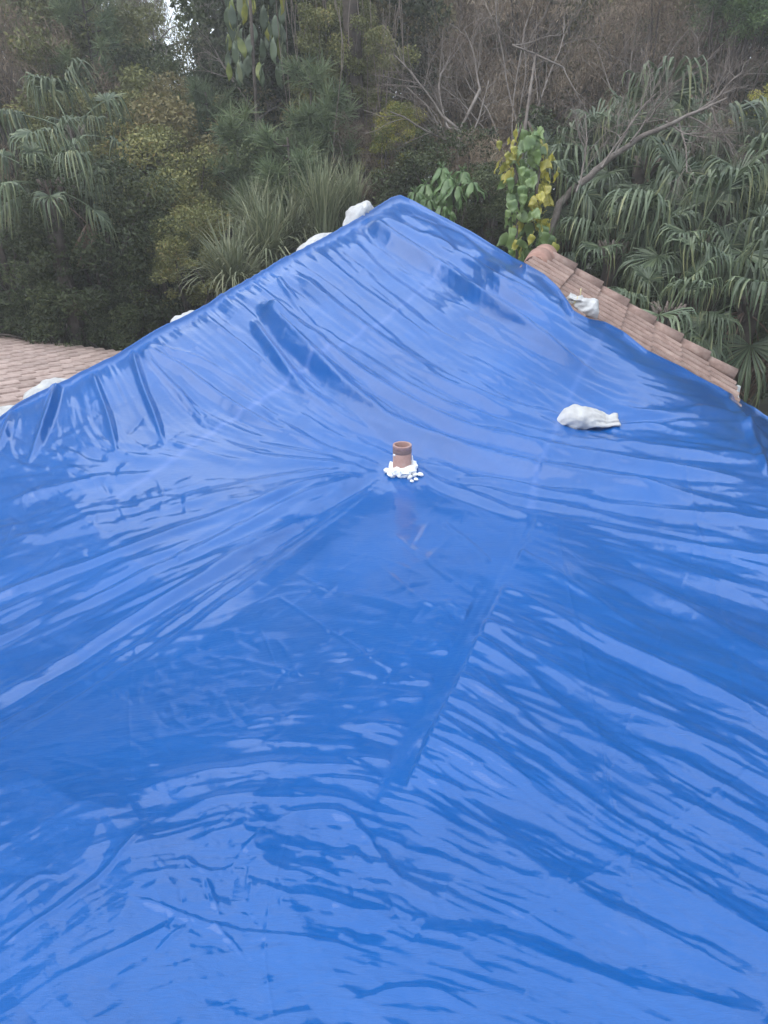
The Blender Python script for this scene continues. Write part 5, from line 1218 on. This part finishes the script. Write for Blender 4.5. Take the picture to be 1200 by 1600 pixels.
# broad leaved shrub right of the peak: whorls of long leaflets
SL = [big_leaf('leaflet', .36, .12, 'oval', 10+k) for k in range(3)]
f = at(690, 350, 11.6)+UP; root = empty('umbrella_shrub', (f[0], f[1], 0), 'shrub with whorls of long glossy green leaflets just right of the roof peak', 'shrub'); mb = MB(); rs = np.random.RandomState(15)
wh = [(664, 288), (648, 300), (678, 300), (700, 278), (722, 268), (690, 262), (712, 290), (668, 312), (735, 285), (700, 300), (690, 322), (655, 318)]
for k, (u, v) in enumerate(wh):
    c = at(u, v, 11.6+rs.uniform(-.3, .3))+UP-np.array([f[0], f[1], 0]); mb.tube([(0, 0, 0), (c[0]*.3, c[1]*.3, c[2]*.7), c], [.03, .018, .008], 5)
    for j in range(8):
        o = link('leaflet', SL[j % 3], G_BIG, root, c+np.array([.03*math.cos(j), .03*math.sin(j), 0]), (rs.normal(0, .2), rs.uniform(.25, .75), j*2*PI/8+rs.normal(0, .15)), rs.uniform(.75, 1.1))
link('stems', mb.mesh('stems'), BARK, root)
f = at(695, 350, 10.6)+UP; root = empty('umbrella_shrub', (f[0], f[1], 0), 'small droopy leaved sprig sticking up right behind the right side of the tarp', 'shrub'); mb = MB()
for k, (u, v) in enumerate([(696, 322), (706, 330)]):
    c = at(u, v, 10.6)+UP-np.array([f[0], f[1], 0]); mb.tube([(0, 0, 0), c], [.015, .006], 5)
    for j in range(7): link('leaflet', SL[j % 3], G_PALE, root, c, (0, rs.uniform(.9, 1.3), j*.9), .6)
link('stems', mb.mesh('stems'), BARK, root)
# big split leaves climbing high beside the sky gap
QL = [big_leaf('leaf', .5, .2, 'oval', 20+k) for k in range(3)]
f = at(400, 130, 14.5)+UP; root = empty('climber', (f[0], f[1], 0), 'climber with very large drooping split leaves right of the sky gap, some yellow tipped', 'climber'); rs = np.random.RandomState(16); mb = MB()
mb.tube([(0, 0, 0), (.1, 0, 3), (-.05, .1, 6), (0, 0, 9.)], [.05, .05, .04, .03], 6); link('stem', mb.mesh('stem'), BARK, root)
for k in range(60):
    u = rs.uniform(350, 445); v = rs.uniform(-30, 105); c = at(u, v, 14.5+rs.uniform(-.5, .3))+UP-np.array([f[0], f[1], 0])
    yel = rs.rand() < .3; o = link('leaf', QL[k % 3], G_PALM, root, c, (rs.normal(0, .3), rs.uniform(.8, 1.4), -PI/2+rs.normal(0, .8)), rs.uniform(.6, 1.0))
    if yel: o.material_slots[0].link = 'OBJECT'; o.material_slots[0].material = G_YEL if k % 3 else G_PALE; o['label'] = 'yellowish leaf'
